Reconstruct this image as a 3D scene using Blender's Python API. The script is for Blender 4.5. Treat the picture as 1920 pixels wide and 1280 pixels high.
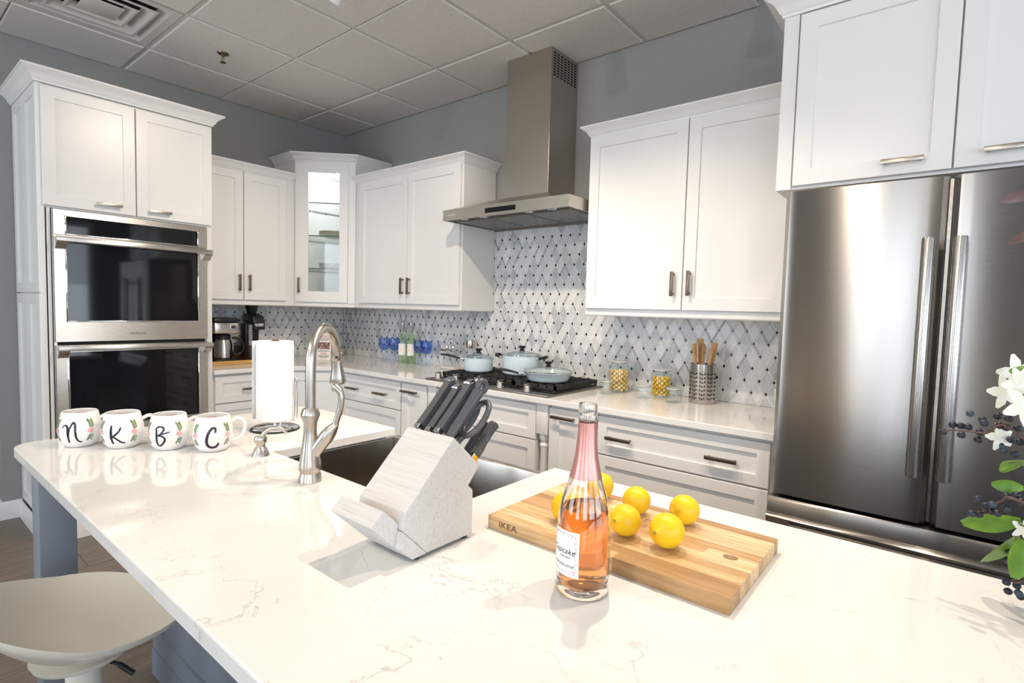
import bpy, bmesh, math, random
from mathutils import Vector, Matrix
random.seed(7)
scene = bpy.context.scene
for o in list(bpy.data.objects): bpy.data.objects.remove(o)
col = scene.collection

# ------------------------------------------------------------------ camera
cam_d = bpy.data.cameras.new('camera'); cam = bpy.data.objects.new('camera', cam_d); col.objects.link(cam)
cam_d.sensor_fit = 'HORIZONTAL'; cam_d.sensor_width = 36.0; cam_d.lens = 18.9388
cam_d.clip_start = 0.02; cam_d.clip_end = 60
_r = Vector((0.77441867, 0.63211234, 0.02664038)); _u = Vector((-0.05868493, 0.029843, 0.99783038)); _f = Vector((-0.62994587, 0.77430187, -0.06020645))
m = Matrix((( _r.x, _u.x, -_f.x, 4.34261), (_r.y, _u.y, -_f.y, -2.86631), (_r.z, _u.z, -_f.z, 1.3443), (0, 0, 0, 1)))
cam.matrix_world = m
scene.camera = cam

# ------------------------------------------------------------------ world, exposure
w = bpy.data.worlds.new('world'); scene.world = w; w.use_nodes = True
bg = w.node_tree.nodes['Background']; bg.inputs[0].default_value = (0.62, 0.78, 1.0, 1); bg.inputs[1].default_value = 1.0
scene.view_settings.view_transform = 'Standard'; scene.view_settings.look = 'None'
scene.view_settings.exposure = -0.15; scene.view_settings.gamma = 1.0; scene.view_settings.use_curve_mapping = False

scene.cycles.transparent_max_bounces = 40; scene.cycles.max_bounces = 16; scene.cycles.transmission_bounces = 14; scene.cycles.glossy_bounces = 8
# ------------------------------------------------------------------ daylight through the windows (area lights in the window openings)
DAY = (0.82, 0.91, 1.0)
def window_light(name, loc, rot, sx, sz, power):
    l = bpy.data.lights.new(name, 'AREA'); l.shape = 'RECTANGLE'; l.size = sx; l.size_y = sz; l.energy = power; l.color = DAY
    o = bpy.data.objects.new(name, l); col.objects.link(o); o.location = loc; o.rotation_euler = rot
    return o
WX, WY = 7.4, -5.4          # east and south room walls
EAST = [(-2.3, -0.5), (-4.7, -2.9)]; SOUTH = [(0.2, 2.2), (3.5, 4.25), (5.4, 7.0)]
WZ0, WZ1 = 0.75, 2.45
P_DAY = 21          # watts per square metre of window
for a, b in EAST: window_light('daylight', (WX + .07, (a + b) / 2, (WZ0 + WZ1) / 2), (0, math.radians(90), 0), WZ1 - WZ0, b - a, P_DAY * (b - a) * (WZ1 - WZ0))
for a, b in SOUTH: window_light('daylight', ((a + b) / 2, WY - .07, (WZ0 + WZ1) / 2), (math.radians(90), 0, 0), b - a, WZ1 - WZ0, P_DAY * (b - a) * (WZ1 - WZ0))

# ------------------------------------------------------------------ helpers
def N(mt): return mt.node_tree.nodes
def mat(name, color=(.8, .8, .8), rough=.5, metal=0.0, spec=.5, trans=0.0, ior=1.45, coat=0.0, emit=None, estr=0.0):
    mt = bpy.data.materials.new(name); mt.use_nodes = True
    b = N(mt)['Principled BSDF']
    b.inputs['Base Color'].default_value = (*color, 1); b.inputs['Roughness'].default_value = rough
    b.inputs['Metallic'].default_value = metal; b.inputs['Specular IOR Level'].default_value = spec
    b.inputs['Transmission Weight'].default_value = trans; b.inputs['IOR'].default_value = ior
    b.inputs['Coat Weight'].default_value = coat
    if emit: b.inputs['Emission Color'].default_value = (*emit, 1); b.inputs['Emission Strength'].default_value = estr
    return mt
def nd(mt, t, **k):
    n = N(mt).new(t)
    for a, b in k.items():
        if a in n.inputs.keys(): n.inputs[a].default_value = b
        else: setattr(n, a, b)
    return n
def lk(mt, a, ao, b, bi): mt.node_tree.links.new(a.outputs[ao], b.inputs[bi])
def ramp(mt, stops):
    n = N(mt).new('ShaderNodeValToRGB'); e = n.color_ramp.elements
    while len(e) < len(stops): e.new(.5)
    for i, (p, c) in enumerate(stops): e[i].position = p; e[i].color = (*c, 1)
    return n
def coords(mt, scale=(1, 1, 1), rot=(0, 0, 0), src='Object'):
    t = N(mt).new('ShaderNodeTexCoord'); mp = N(mt).new('ShaderNodeMapping'); mp.inputs['Scale'].default_value = scale; mp.inputs['Rotation'].default_value = rot
    lk(mt, t, src, mp, 'Vector'); return mp
def noise(mt, mp, scale, detail=4, rough=.55, dist=0.0):
    n = nd(mt, 'ShaderNodeTexNoise'); n.inputs['Scale'].default_value = scale; n.inputs['Detail'].default_value = detail
    n.inputs['Roughness'].default_value = rough; n.inputs['Distortion'].default_value = dist
    lk(mt, mp, 'Vector', n, 'Vector'); return n
def bump(mt, src, out, strength, dist=.001):
    b = N(mt).new('ShaderNodeBump'); b.inputs['Strength'].default_value = strength; b.inputs['Distance'].default_value = dist
    lk(mt, src, out, b, 'Height'); lk(mt, b, 'Normal', N(mt)['Principled BSDF'], 'Normal')
def basecol(mt, node, out='Color'): lk(mt, node, out, N(mt)['Principled BSDF'], 'Base Color')

class MB:
    """collects geometry; build() links it as one mesh object"""
    def __init__(s): s.v = []; s.f = []
    def add(s, vs, fs):
        k = len(s.v); s.v += [tuple(p) for p in vs]; s.f += [[i + k for i in f] for f in fs]; return s
    def box(s, x0, x1, y0, y1, z0, z1, c=0.0):
        if c <= 0:
            vs = [(x, y, z) for x in (x0, x1) for y in (y0, y1) for z in (z0, z1)]
            return s.add(vs, [(0, 1, 3, 2), (4, 6, 7, 5), (0, 4, 5, 1), (2, 3, 7, 6), (0, 2, 6, 4), (1, 5, 7, 3)])
        bm = bmesh.new(); bmesh.ops.create_cube(bm, size=1)
        for v in bm.verts: v.co = Vector(((x0 + x1) / 2 + v.co.x * (x1 - x0), (y0 + y1) / 2 + v.co.y * (y1 - y0), (z0 + z1) / 2 + v.co.z * (z1 - z0)))
        bmesh.ops.bevel(bm, geom=list(bm.edges), offset=c, segments=2, profile=.5, affect='EDGES')
        bm.verts.index_update(); s.add([v.co[:] for v in bm.verts], [[v.index for v in f.verts] for f in bm.faces]); bm.free(); return s
    def lathe(s, prof, c=(0, 0, 0), seg=32, R=None, arc=None):
        """prof: list of (r, z); R optional 3x3 rotation; r<=1e-6 collapses to a pole"""
        c = Vector(c); vs = []; fs = []; rows = []
        for r, z in prof:
            if r < 1e-6:
                p = Vector((0, 0, z)); vs.append(p); rows.append([len(vs) - 1])
            else:
                row = []
                for i in range(seg):
                    a = 2 * math.pi * i / seg; vs.append(Vector((r * math.cos(a), r * math.sin(a), z))); row.append(len(vs) - 1)
                rows.append(row)
        for a, b in zip(rows, rows[1:]):
            for i in range(seg):
                j = (i + 1) % seg
                if len(a) == 1 and len(b) == 1: continue
                if len(a) == 1: fs.append((a[0], b[i], b[j]))
                elif len(b) == 1: fs.append((a[i], b[0], a[j]))
                else: fs.append((a[i], b[i], b[j], a[j]))
        if len(rows[0]) > 1 and rows[0] != rows[-1] and prof[0] != prof[-1]: fs.append(tuple(rows[0]))
        if len(rows[-1]) > 1 and prof[0] != prof[-1]: fs.append(tuple(reversed(rows[-1])))
        if R is not None: vs = [R @ p for p in vs]
        return s.add([(p + c)[:] for p in vs], fs)
    def tube(s, pts, r, seg=10, flat=1.0, closed=False, up=None):
        pts = [Vector(p) for p in pts]; n = len(pts); rs = r if isinstance(r, (list, tuple)) else [r] * n
        vs = []; fs = []; prev = None
        for i, p in enumerate(pts):
            if closed: t = pts[(i + 1) % n] - pts[i - 1]
            else: t = pts[min(i + 1, n - 1)] - pts[max(i - 1, 0)]
            t.normalize()
            if prev is None:
                a = Vector(up) if up is not None else (Vector((0, 0, 1)) if abs(t.z) < .9 else Vector((1, 0, 0)))
            else: a = prev
            a = (a - t * a.dot(t)).normalized(); prev = a; b = t.cross(a)
            for k in range(seg):
                an = 2 * math.pi * k / seg; vs.append(p + a * math.cos(an) * rs[i] + b * math.sin(an) * rs[i] * flat)
        for i in range(n - 1 + (1 if closed else 0)):
            i2 = (i + 1) % n
            for k in range(seg):
                k2 = (k + 1) % seg; fs.append((i * seg + k, i * seg + k2, i2 * seg + k2, i2 * seg + k))
        if not closed:
            fs.append(tuple(reversed(range(seg)))); fs.append(tuple((n - 1) * seg + k for k in range(seg)))
        return s.add([p[:] for p in vs], fs)
    def prism(s, poly, fn, d0, d1):
        """poly: 2D points, fn(a, b, d) -> 3D; extruded from d0 to d1"""
        n = len(poly); vs = [fn(a, b, d0) for a, b in poly] + [fn(a, b, d1) for a, b in poly]
        return s.add(vs, [tuple(range(n)), tuple(range(2 * n - 1, n - 1, -1))] + [(i, i + n, (i + 1) % n + n, (i + 1) % n) for i in range(n)])
    def sweep(s, prof, path, closed=False):
        """prof: closed list (out, z); path: [(x, y)], outward = right-hand side of travel; mitred"""
        n = len(path); rows = []
        for i, p in enumerate(path):
            p = Vector((p[0], p[1])); d0 = d1 = None
            if i > 0: d0 = (p - Vector(path[i - 1])).normalized()
            if i < n - 1: d1 = (Vector(path[i + 1]) - p).normalized()
            d0 = d0 or d1; d1 = d1 or d0
            n0 = Vector((d0.y, -d0.x)); n1 = Vector((d1.y, -d1.x)); mdir = (n0 + n1).normalized(); k = 1 / max(.3, mdir.dot(n0))
            rows.append([(p.x + mdir.x * o * k, p.y + mdir.y * o * k, z) for o, z in prof])
        q = len(prof); vs = [v for r in rows for v in r]; fs = []
        for i in range(n - 1):
            for k in range(q): fs.append((i * q + k, i * q + (k + 1) % q, (i + 1) * q + (k + 1) % q, (i + 1) * q + k))
        fs.append(tuple(range(q))); fs.append(tuple(reversed(range((n - 1) * q, n * q))))
        return s.add(vs, fs)
    def build(s, name, material, parent=None, org=None, smooth=35, kind=None, bev=0):
        me = bpy.data.meshes.new(name)
        o3 = Vector(org) if org is not None else (Vector(ORG.get(parent.name, (0, 0, 0))) if parent is not None else Vector((0, 0, 0)))
        me.from_pydata([tuple(Vector(v) - o3) for v in s.v], [], s.f)
        bm = bmesh.new(); bm.from_mesh(me); bmesh.ops.recalc_face_normals(bm, faces=bm.faces)
        if bev: bmesh.ops.bevel(bm, geom=[e for e in bm.edges if e.is_manifold and e.calc_face_angle(0) > .5], offset=bev, segments=2, profile=.5, affect='EDGES')
        if smooth:
            lim = math.radians(smooth)
            for f in bm.faces: f.smooth = True
            for e in bm.edges: e.smooth = (not e.is_manifold) or e.calc_face_angle(0) < lim
        bm.to_mesh(me); bm.free(); me.materials.append(material)
        return link(name, me, parent, o3, kind)
ORG = {}
def link(name, me, parent=None, o3=(0, 0, 0), kind=None):
    o = bpy.data.objects.new(name, me); col.objects.link(o)
    if parent is not None: o.parent = parent; ORG[o.name] = tuple(ORG.get(parent.name, (0, 0, 0)))
    else: o.location = o3; ORG[o.name] = tuple(o3)
    if kind: o['kind'] = kind
    return o
def tag(o, label, cat, group=None):
    o['label'] = label; o['category'] = cat
    if group: o['group'] = group
    return o
def thing(name, label, cat, loc=(0, 0, 0), rotz=0.0, group=None, local=False):
    """Empty at the thing's base. Parts are written in world coordinates (local=False) or in the thing's own (local=True)."""
    o = bpy.data.objects.new(name, None); col.objects.link(o); o.location = loc; o.rotation_euler = (0, 0, rotz); o.empty_display_size = .05
    ORG[o.name] = (0, 0, 0) if local else tuple(loc)
    return tag(o, label, cat, group)
def struct(o): o['kind'] = 'structure'; return o
def copy_tree(o, parent=None):
    c = o.copy(); col.objects.link(c)
    if parent is not None: c.parent = parent
    for ch in list(o.children): copy_tree(ch, c)
    return c
class Fr:
    """a wall-front frame: a along u, b up, c outward along n"""
    def __init__(s, o, u, n): s.o = Vector(o); s.u = Vector(u).normalized(); s.n = Vector(n).normalized()
    def __call__(s, a, b, c): return tuple(s.o + s.u * a + s.n * c + Vector((0, 0, b)))
def fbox(mb, F, a0, a1, b0, b1, c0, c1, ch=0.0):
    t = MB().box(a0, a1, b0, b1, c0, c1, ch)
    return mb.add([F(*v) for v in t.v], t.f)
def shaker(F, a0, a1, b0, b1, c=0.0, th=.02, fr=.057, rec=.009):
    mb = MB(); e = .0015; q = .004
    def ring(i, cc): return [F(a0 + i, b0 + i, cc), F(a1 - i, b0 + i, cc), F(a1 - i, b1 - i, cc), F(a0 + i, b1 - i, cc)]
    rings = [ring(0, c - th), ring(0, c - e), ring(e, c), ring(fr, c), ring(fr + q * .4, c - rec), ring(fr + q, c - rec)]
    vs = [v for r in rings for v in r]; fs = [(3, 2, 1, 0)]
    for k in range(len(rings) - 1):
        for i in range(4): fs.append((k * 4 + i, k * 4 + (i + 1) % 4, k * 4 + 4 + (i + 1) % 4, k * 4 + 4 + i))
    k = (len(rings) - 1) * 4; fs.append((k, k + 1, k + 2, k + 3))
    return mb.add(vs, fs)
def pull(F, a, b, L, horiz, c=0.0):
    """bar pull centred at (a, b)"""
    mb = MB(); t = .0075; st = .032; h = L / 2
    if horiz:
        fbox(mb, F, a - h, a + h, b - t, b + t, c + st - .010, c + st, .001)
        for s in (-1, 1): fbox(mb, F, a + s * (h - .012) - .005, a + s * (h - .012) + .005, b - .004, b + .004, c, c + st - .009)
    else:
        fbox(mb, F, a - t, a + t, b - h, b + h, c + st - .010, c + st, .001)
        for s in (-1, 1): fbox(mb, F, a - .004, a + .004, b + s * (h - .012) - .005, b + s * (h - .012) + .005, c, c + st - .009)
    return mb
def text_geo(txt, size, shear=0.0, extrude=0.0):
    cu = bpy.data.curves.new('t', 'FONT'); cu.body = txt; cu.size = size; cu.align_x = 'CENTER'; cu.align_y = 'CENTER'; cu.shear = shear; cu.extrude = extrude; cu.resolution_u = 3
    o = bpy.data.objects.new('t', cu); col.objects.link(o); bpy.context.view_layer.update()
    me = o.evaluated_get(bpy.context.evaluated_depsgraph_get()).to_mesh()
    vs = [tuple(v.co) for v in me.vertices]; fs = [list(p.vertices) for p in me.polygons]
    o.evaluated_get(bpy.context.evaluated_depsgraph_get()).to_mesh_clear()
    bpy.data.objects.remove(o); bpy.data.curves.remove(cu)
    return vs, fs
def text_mb(txt, size, fn, shear=0.0):
    vs, fs = text_geo(txt, size, shear); return MB().add([fn(x, y) for x, y, z in vs], fs)

# ------------------------------------------------------------------ materials
white = mat('cabinet_white', (.76, .75, .74), .32)
mp = coords(white, (1, 1, 1)); nz = noise(white, mp, 90, 2); bump(white, nz, 'Fac', .04, .0006)
wallm = mat('wall_paint_grey', (.30, .295, .285), .75); mp = coords(wallm); bump(wallm, noise(wallm, mp, 220, 3), 'Fac', .12, .001)
hall_lit_m = mat('hall_paint_yellow_lit', (.72, .60, .36), .8); mp = coords(hall_lit_m); bump(hall_lit_m, noise(hall_lit_m, mp, 200, 2), 'Fac', .1, .001)  # yellow light of the hall is put into the wall colour
trimm = mat('trim_white', (.80, .80, .79), .4); mp = coords(trimm); bump(trimm, noise(trimm, mp, 80, 2), 'Fac', .03, .0005)
def steel(name, colr, rough, scale=(1, 1, 60), aniso=.6, streak=.12, arot=0.0):
    s = mat(name, colr, rough, 1.0); mp = coords(s, scale); n = noise(s, mp, 14, 3, .6)
    r = ramp(s, [(.3, tuple(c * (1 - streak) for c in colr)), (.7, tuple(min(1, c * (1 + streak)) for c in colr))]); lk(s, n, 'Fac', r, 'Fac'); basecol(s, r)
    N(s)['Principled BSDF'].inputs['Anisotropic'].default_value = aniso
    tg = nd(s, 'ShaderNodeTangent', direction_type='RADIAL', axis='Z'); lk(s, tg, 'Tangent', N(s)['Principled BSDF'], 'Tangent'); N(s)['Principled BSDF'].inputs['Anisotropic Rotation'].default_value = arot
    mr = nd(s, 'ShaderNodeMapRange'); mr.inputs['To Min'].default_value = rough * .85; mr.inputs['To Max'].default_value = rough * 1.2
    lk(s, n, 'Fac', mr, 'Value'); lk(s, mr, 'Result', N(s)['Principled BSDF'], 'Roughness'); return s
ss_v = steel('stainless_brushed_vertical', (.50, .48, .46), .26, (40, 40, 1), .6, .04, .25)
ss_fr = steel('stainless_fridge', (.33, .31, .29), .22, (1, 1, 90), .92, .04, .25)
ss_h = steel('stainless_brushed_horizontal', (.64, .60, .55), .28, (1, 1, 70), .8, .12, .25)
ss_hood = steel('stainless_hood', (.50, .46, .41), .3, (70, 70, 1), .4, .05)
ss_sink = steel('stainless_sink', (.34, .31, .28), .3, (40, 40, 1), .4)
nickel = steel('brushed_nickel', (.52, .48, .43), .29, (2, 2, 1), 0.0, .03)
chrome = mat('chrome', (.75, .75, .76), .07, 1.0); mp = coords(chrome); n = noise(chrome, mp, 40, 2)
r = ramp(chrome, [(0, (.70, .70, .71)), (1, (.8, .8, .81))]); lk(chrome, n, 'Fac', r, 'Fac'); basecol(chrome, r)
bronze = mat('pull_bronze', (.17, .135, .105), .33, .9); mp = coords(bronze, (1, 1, 1)); n = noise(bronze, mp, 120, 2)
r = ramp(bronze, [(0, (.14, .11, .085)), (1, (.2, .16, .125))]); lk(bronze, n, 'Fac', r, 'Fac'); basecol(bronze, r)
pewter = steel('pull_pewter', (.42, .38, .33), .3, (4, 4, 4), .2)
blackglass = mat('black_glass', (.006, .006, .008), .04, 0, .6); mp = coords(blackglass); n = noise(blackglass, mp, 3, 2); mr = nd(blackglass, 'ShaderNodeMapRange'); mr.inputs['To Min'].default_value = .03; mr.inputs['To Max'].default_value = .06; lk(blackglass, n, 'Fac', mr, 'Value'); lk(blackglass, mr, 'Result', N(blackglass)['Principled BSDF'], 'Roughness')
black = mat('black_plastic', (.012, .012, .013), .35); mp = coords(black); bump(black, noise(black, mp, 300, 2), 'Fac', .1, .0004)
dark = mat('dark_gap', (.01, .01, .01), .8); mp = coords(dark); bump(dark, noise(dark, mp, 100, 2), 'Fac', .1, .0004)
iron = mat('cast_iron', (.022, .021, .021), .5); mp = coords(iron); bump(iron, noise(iron, mp, 400, 2), 'Fac', .4, .0006)
grey_isl = mat('island_grey_paint', (.22, .245, .29), .45); mp = coords(grey_isl); bump(grey_isl, noise(grey_isl, mp, 120, 2), 'Fac', .05, .0006)
# quartz
quartz = mat('white_quartz', (.8, .79, .77), .07, 0, .5)
mp = coords(quartz, (1, 1, 1), (0, 0, .5)); n0 = noise(quartz, mp, 2.2, 3, .5); 
mp2 = nd(quartz, 'ShaderNodeMixRGB'); mp2.blend_type = 'ADD'; mp2.inputs['Fac'].default_value = .55; lk(quartz, mp, 'Vector', mp2, 'Color1'); lk(quartz, n0, 'Color', mp2, 'Color2')
n1 = nd(quartz, 'ShaderNodeTexNoise'); n1.inputs['Scale'].default_value = 4.5; n1.inputs['Detail'].default_value = 6; n1.inputs['Roughness'].default_value = .6; lk(quartz, mp2, 'Color', n1, 'Vector')
sb = nd(quartz, 'ShaderNodeMath', operation='SUBTRACT'); sb.inputs[1].default_value = .5; lk(quartz, n1, 'Fac', sb, 0)
ab = nd(quartz, 'ShaderNodeMath', operation='ABSOLUTE'); lk(quartz, sb, 0, ab, 0)
rv = ramp(quartz, [(0.0, (1, 1, 1)), (.004, (.35, .35, .35)), (.010, (0, 0, 0))]); lk(quartz, ab, 0, rv, 'Fac')
n2 = noise(quartz, mp, 7, 3, .6); rm = ramp(quartz, [(.46, (0, 0, 0)), (.62, (1, 1, 1))]); lk(quartz, n2, 'Fac', rm, 'Fac')
mu = nd(quartz, 'ShaderNodeMath', operation='MULTIPLY'); lk(quartz, rv, 'Color', mu, 0); lk(quartz, rm, 'Color', mu, 1)
n3 = noise(quartz, mp, 5, 4); rc = ramp(quartz, [(.3, (.745, .735, .715)), (.7, (.785, .775, .755))]); lk(quartz, n3, 'Fac', rc, 'Fac')
mx = nd(quartz, 'ShaderNodeMixRGB'); lk(quartz, mu, 0, mx, 'Fac'); lk(quartz, rc, 'Color', mx, 'Color1'); mx.inputs['Color2'].default_value = (.52, .51, .50, 1); basecol(quartz, mx)
# marble tiles (per-object and per-island variants)
def marble(name, island):
    t = mat(name, (.6, .6, .6), .22)
    mp = coords(t, (1, 1, 1)); n = noise(t, mp, 16, 5, .65, 1.2)
    if island: rnd = N(t).new('ShaderNodeNewGeometry'); ro = 'Random Per Island'
    else: rnd = N(t).new('ShaderNodeObjectInfo'); ro = 'Random'
    r1 = ramp(t, [(0, (.46, .48, .51)), (.2, (.56, .58, .60)), (.5, (.66, .67, .68)), (1, (.74, .74, .74))]); lk(t, rnd, ro, r1, 'Fac')
    r2 = ramp(t, [(.30, (.62, .63, .66)), (.5, (1, 1, 1)), (.8, (1.0, 1.0, 1.0))]); lk(t, n, 'Fac', r2, 'Fac')
    mxx = nd(t, 'ShaderNodeMixRGB'); mxx.blend_type = 'MULTIPLY'; mxx.inputs['Fac'].default_value = .75; lk(t, r1, 'Color', mxx, 'Color1'); lk(t, r2, 'Color', mxx, 'Color2'); basecol(t, mxx)
    return t
tile_m = marble('marble_tile', False); tile_i = marble('marble_tile_far', True)
strip_m = mat('marble_strip', (.7, .7, .7), .3); g = N(strip_m).new('ShaderNodeNewGeometry'); r = ramp(strip_m, [(0, (.34, .34, .35)), (.2, (.44, .44, .45)), (.25, (.68, .68, .68)), (1, (.78, .78, .77))]); lk(strip_m, g, 'Random Per Island', r, 'Fac'); basecol(strip_m, r)
dot_m = mat('black_marble_dot', (.012, .012, .014), .15); mp = coords(dot_m); bump(dot_m, noise(dot_m, mp, 90, 2), 'Fac', .05, .0004)
grout = mat('grout', (.74, .74, .73), .8); mp = coords(grout); bump(grout, noise(grout, mp, 400, 2), 'Fac', .3, .0006)
# ceiling tile
ctile = mat('acoustic_tile', (.66, .63, .59), .9)
mp = coords(ctile); vo = nd(ctile, 'ShaderNodeTexVoronoi'); vo.inputs['Scale'].default_value = 85; lk(ctile, mp, 'Vector', vo, 'Vector')
nz = noise(ctile, mp, 30, 4, .7); ad = nd(ctile, 'ShaderNodeMath', operation='ADD'); lk(ctile, vo, 'Distance', ad, 0)
ms = nd(ctile, 'ShaderNodeMath', operation='MULTIPLY'); ms.inputs[1].default_value = .5; lk(ctile, nz, 'Fac', ms, 0); lk(ctile, ms, 0, ad, 1)
rc = ramp(ctile, [(.32, (.30, .28, .26)), (.40, (.66, .63, .59)), (1, (.69, .66, .62))]); lk(ctile, ad, 0, rc, 'Fac'); basecol(ctile, rc); bump(ctile, ad, 0, .3, .002)
gridm = mat('ceiling_grid_white', (.60, .58, .55), .5); mp = coords(gridm); bump(gridm, noise(gridm, mp, 100, 2), 'Fac', .03, .0004)
ventm = mat('vent_painted_metal', (.62, .59, .55), .5); mp = coords(ventm); bump(ventm, noise(ventm, mp, 60, 2), 'Fac', .04, .0005)
# floor planks
floor_m = mat('wood_look_tile', (.2, .17, .14), .38)
mp = coords(floor_m, (26, 1.6, 1)); oi = N(floor_m).new('ShaderNodeObjectInfo')
n = nd(floor_m, 'ShaderNodeTexNoise', noise_dimensions='4D'); n.inputs['Scale'].default_value = 3; n.inputs['Detail'].default_value = 6; n.inputs['Roughness'].default_value = .65; lk(floor_m, mp, 'Vector', n, 'Vector')
mw = nd(floor_m, 'ShaderNodeMath', operation='MULTIPLY'); mw.inputs[1].default_value = 40; lk(floor_m, oi, 'Random', mw, 0); lk(floor_m, mw, 0, n, 'W')
r = ramp(floor_m, [(.25, (.085, .066, .052)), (.5, (.155, .125, .10)), (.75, (.235, .195, .16))]); lk(floor_m, n, 'Fac', r, 'Fac'); basecol(floor_m, r); bump(floor_m, n, 'Fac', .15, .001)
fgrout = mat('floor_grout', (.34, .31, .27), .9); mp = coords(fgrout); bump(fgrout, noise(fgrout, mp, 300, 2), 'Fac', .2, .0005)
glass = mat('clear_glass', (1, 1, 1), .0, 0, .5, 1.0, 1.45); mp = coords(glass); n = noise(glass, mp, 2, 1); mr = nd(glass, 'ShaderNodeMapRange'); mr.inputs['To Max'].default_value = .012; lk(glass, n, 'Fac', mr, 'Value'); lk(glass, mr, 'Result', N(glass)['Principled BSDF'], 'Roughness')
def tint_glass(name, c, ior=1.45, rough=.0):
    g = mat(name, c, rough, 0, .5, 1.0, ior); mp = coords(g); n = noise(g, mp, 3, 1); r = ramp(g, [(0, tuple(x * .95 for x in c)), (1, c)]); lk(g, n, 'Fac', r, 'Fac'); basecol(g, r); return g
glass_blue = tint_glass('cobalt_glass', (.16, .28, .86)); glass_green = tint_glass('pale_green_glass', (.62, .82, .60)); shelf_glass = None
def thin_glass(name, tint=(1, 1, 1), refl=.08):
    """window pane: mostly straight-through"""
    mt = bpy.data.materials.new(name); mt.use_nodes = True; nt = mt.node_tree; nt.nodes.remove(nt.nodes['Principled BSDF'])
    t = nt.nodes.new('ShaderNodeBsdfTransparent'); t.inputs[0].default_value = (*tint, 1); gl = nt.nodes.new('ShaderNodeBsdfGlossy'); gl.inputs['Roughness'].default_value = .02
    lw = nt.nodes.new('ShaderNodeLayerWeight'); lw.inputs[0].default_value = .5; pw = nt.nodes.new('ShaderNodeMath'); pw.operation = 'POWER'; pw.inputs[1].default_value = 4.0; nt.links.new(lw.outputs['Facing'], pw.inputs[0]); fz = nt.nodes.new('ShaderNodeMapRange'); fz.inputs['To Min'].default_value = .035; fz.inputs['To Max'].default_value = .55; nt.links.new(pw.outputs[0], fz.inputs['Value']); mxx = nt.nodes.new('ShaderNodeMixShader')
    nt.links.new(fz.outputs[0], mxx.inputs[0]); nt.links.new(t.outputs[0], mxx.inputs[1]); nt.links.new(gl.outputs[0], mxx.inputs[2]); nt.links.new(mxx.outputs[0], nt.nodes['Material Output'].inputs[0]); return mt
pane = thin_glass('window_pane')
shelf_glass = thin_glass('shelf_glass', (.965, .985, .98)); shelf_edge = mat('shelf_glass_edge', (.05, .10, .09), .2); mp = coords(shelf_edge); bump(shelf_edge, noise(shelf_edge, mp, 40, 2), 'Fac', .02, .0003)

# ================================================================== SETTING
H = 2.862; HC = .893
X0T, Y0T = .486, -.466                      # ceiling grid offsets
# floor with planks
fb = MB().box(-1.35, WX, WY, 0.0, -.06, -.004).build('floor', fgrout, smooth=0); struct(fb)
pl_me = None
PW, PL = .305, 1.22
xi = 0
x = -1.35
plank_cache = {}
def slab_mesh(key, sx, sy, sz, ch, material, name):
    if key in plank_cache: return plank_cache[key]
    t = MB().box(0, sx, 0, sy, -sz, 0, ch); me = bpy.data.meshes.new(name); me.from_pydata(t.v, [], t.f); me.materials.append(material); plank_cache[key] = me; return me
col_i = 0
xs = .146 - .305 * 5
while xs < WX - .01:
    a0 = max(xs, -1.35); a1 = min(xs + PW, WX)
    y = WY - (.0 if col_i % 3 == 0 else (.41 if col_i % 3 == 1 else .81))
    while y < 0:
        b0 = max(y, WY); b1 = min(y + PL, 0)
        if b1 - b0 > .02 and a1 - a0 > .02:
            sx, sy = round(a1 - a0 - .003, 4), round(b1 - b0 - .003, 4)
            o = link('floor_plank', slab_mesh(('p', sx, sy), sx, sy, .006, .001, floor_m, 'floor_plank'), fb); o.location = (a0 + .0015, b0 + .0015, 0)
        y += PL
    xs += PW; col_i += 1
# walls
struct(MB().box(-.12, WX + .15, 0, .12, -.06, H + .1).build('wall_back', wallm, smooth=0)); wall_back = bpy.data.objects['wall_back']
wall_left = struct(MB().box(-.12, 0, -2.325, 0, -.06, H + .1).build('wall_left', wallm, smooth=0))
struct(MB().box(-1.47, -1.35, WY, .12, -.06, H + .1).build('wall_hall', hall_lit_m, smooth=0))
def wall_windows(name, F, span, wins):
    mb = MB(); a = span[0]
    for w0, w1 in sorted(wins):
        fbox(mb, F, a, w0, -.06, H + .1, -.15, 0); fbox(mb, F, w0, w1, -.06, WZ0, -.15, 0); fbox(mb, F, w0, w1, WZ1, H + .1, -.15, 0); a = w1
    fbox(mb, F, a, span[1], -.06, H + .1, -.15, 0)
    return struct(mb.build(name, wallm, smooth=0))
FE = Fr((WX, 0, 0), (0, 1, 0), (-1, 0, 0)); FS = Fr((0, WY, 0), (1, 0, 0), (0, 1, 0))
wall_windows('wall_right', FE, (WY, .12), EAST); wall_windows('wall_front', FS, (-1.47, WX + .15), SOUTH)
blind_m = mat('blind_slat', (.75, .77, .8), .5); mp = coords(blind_m); bump(blind_m, noise(blind_m, mp, 50, 2), 'Fac', .03, .0005)
wn = 0
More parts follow.
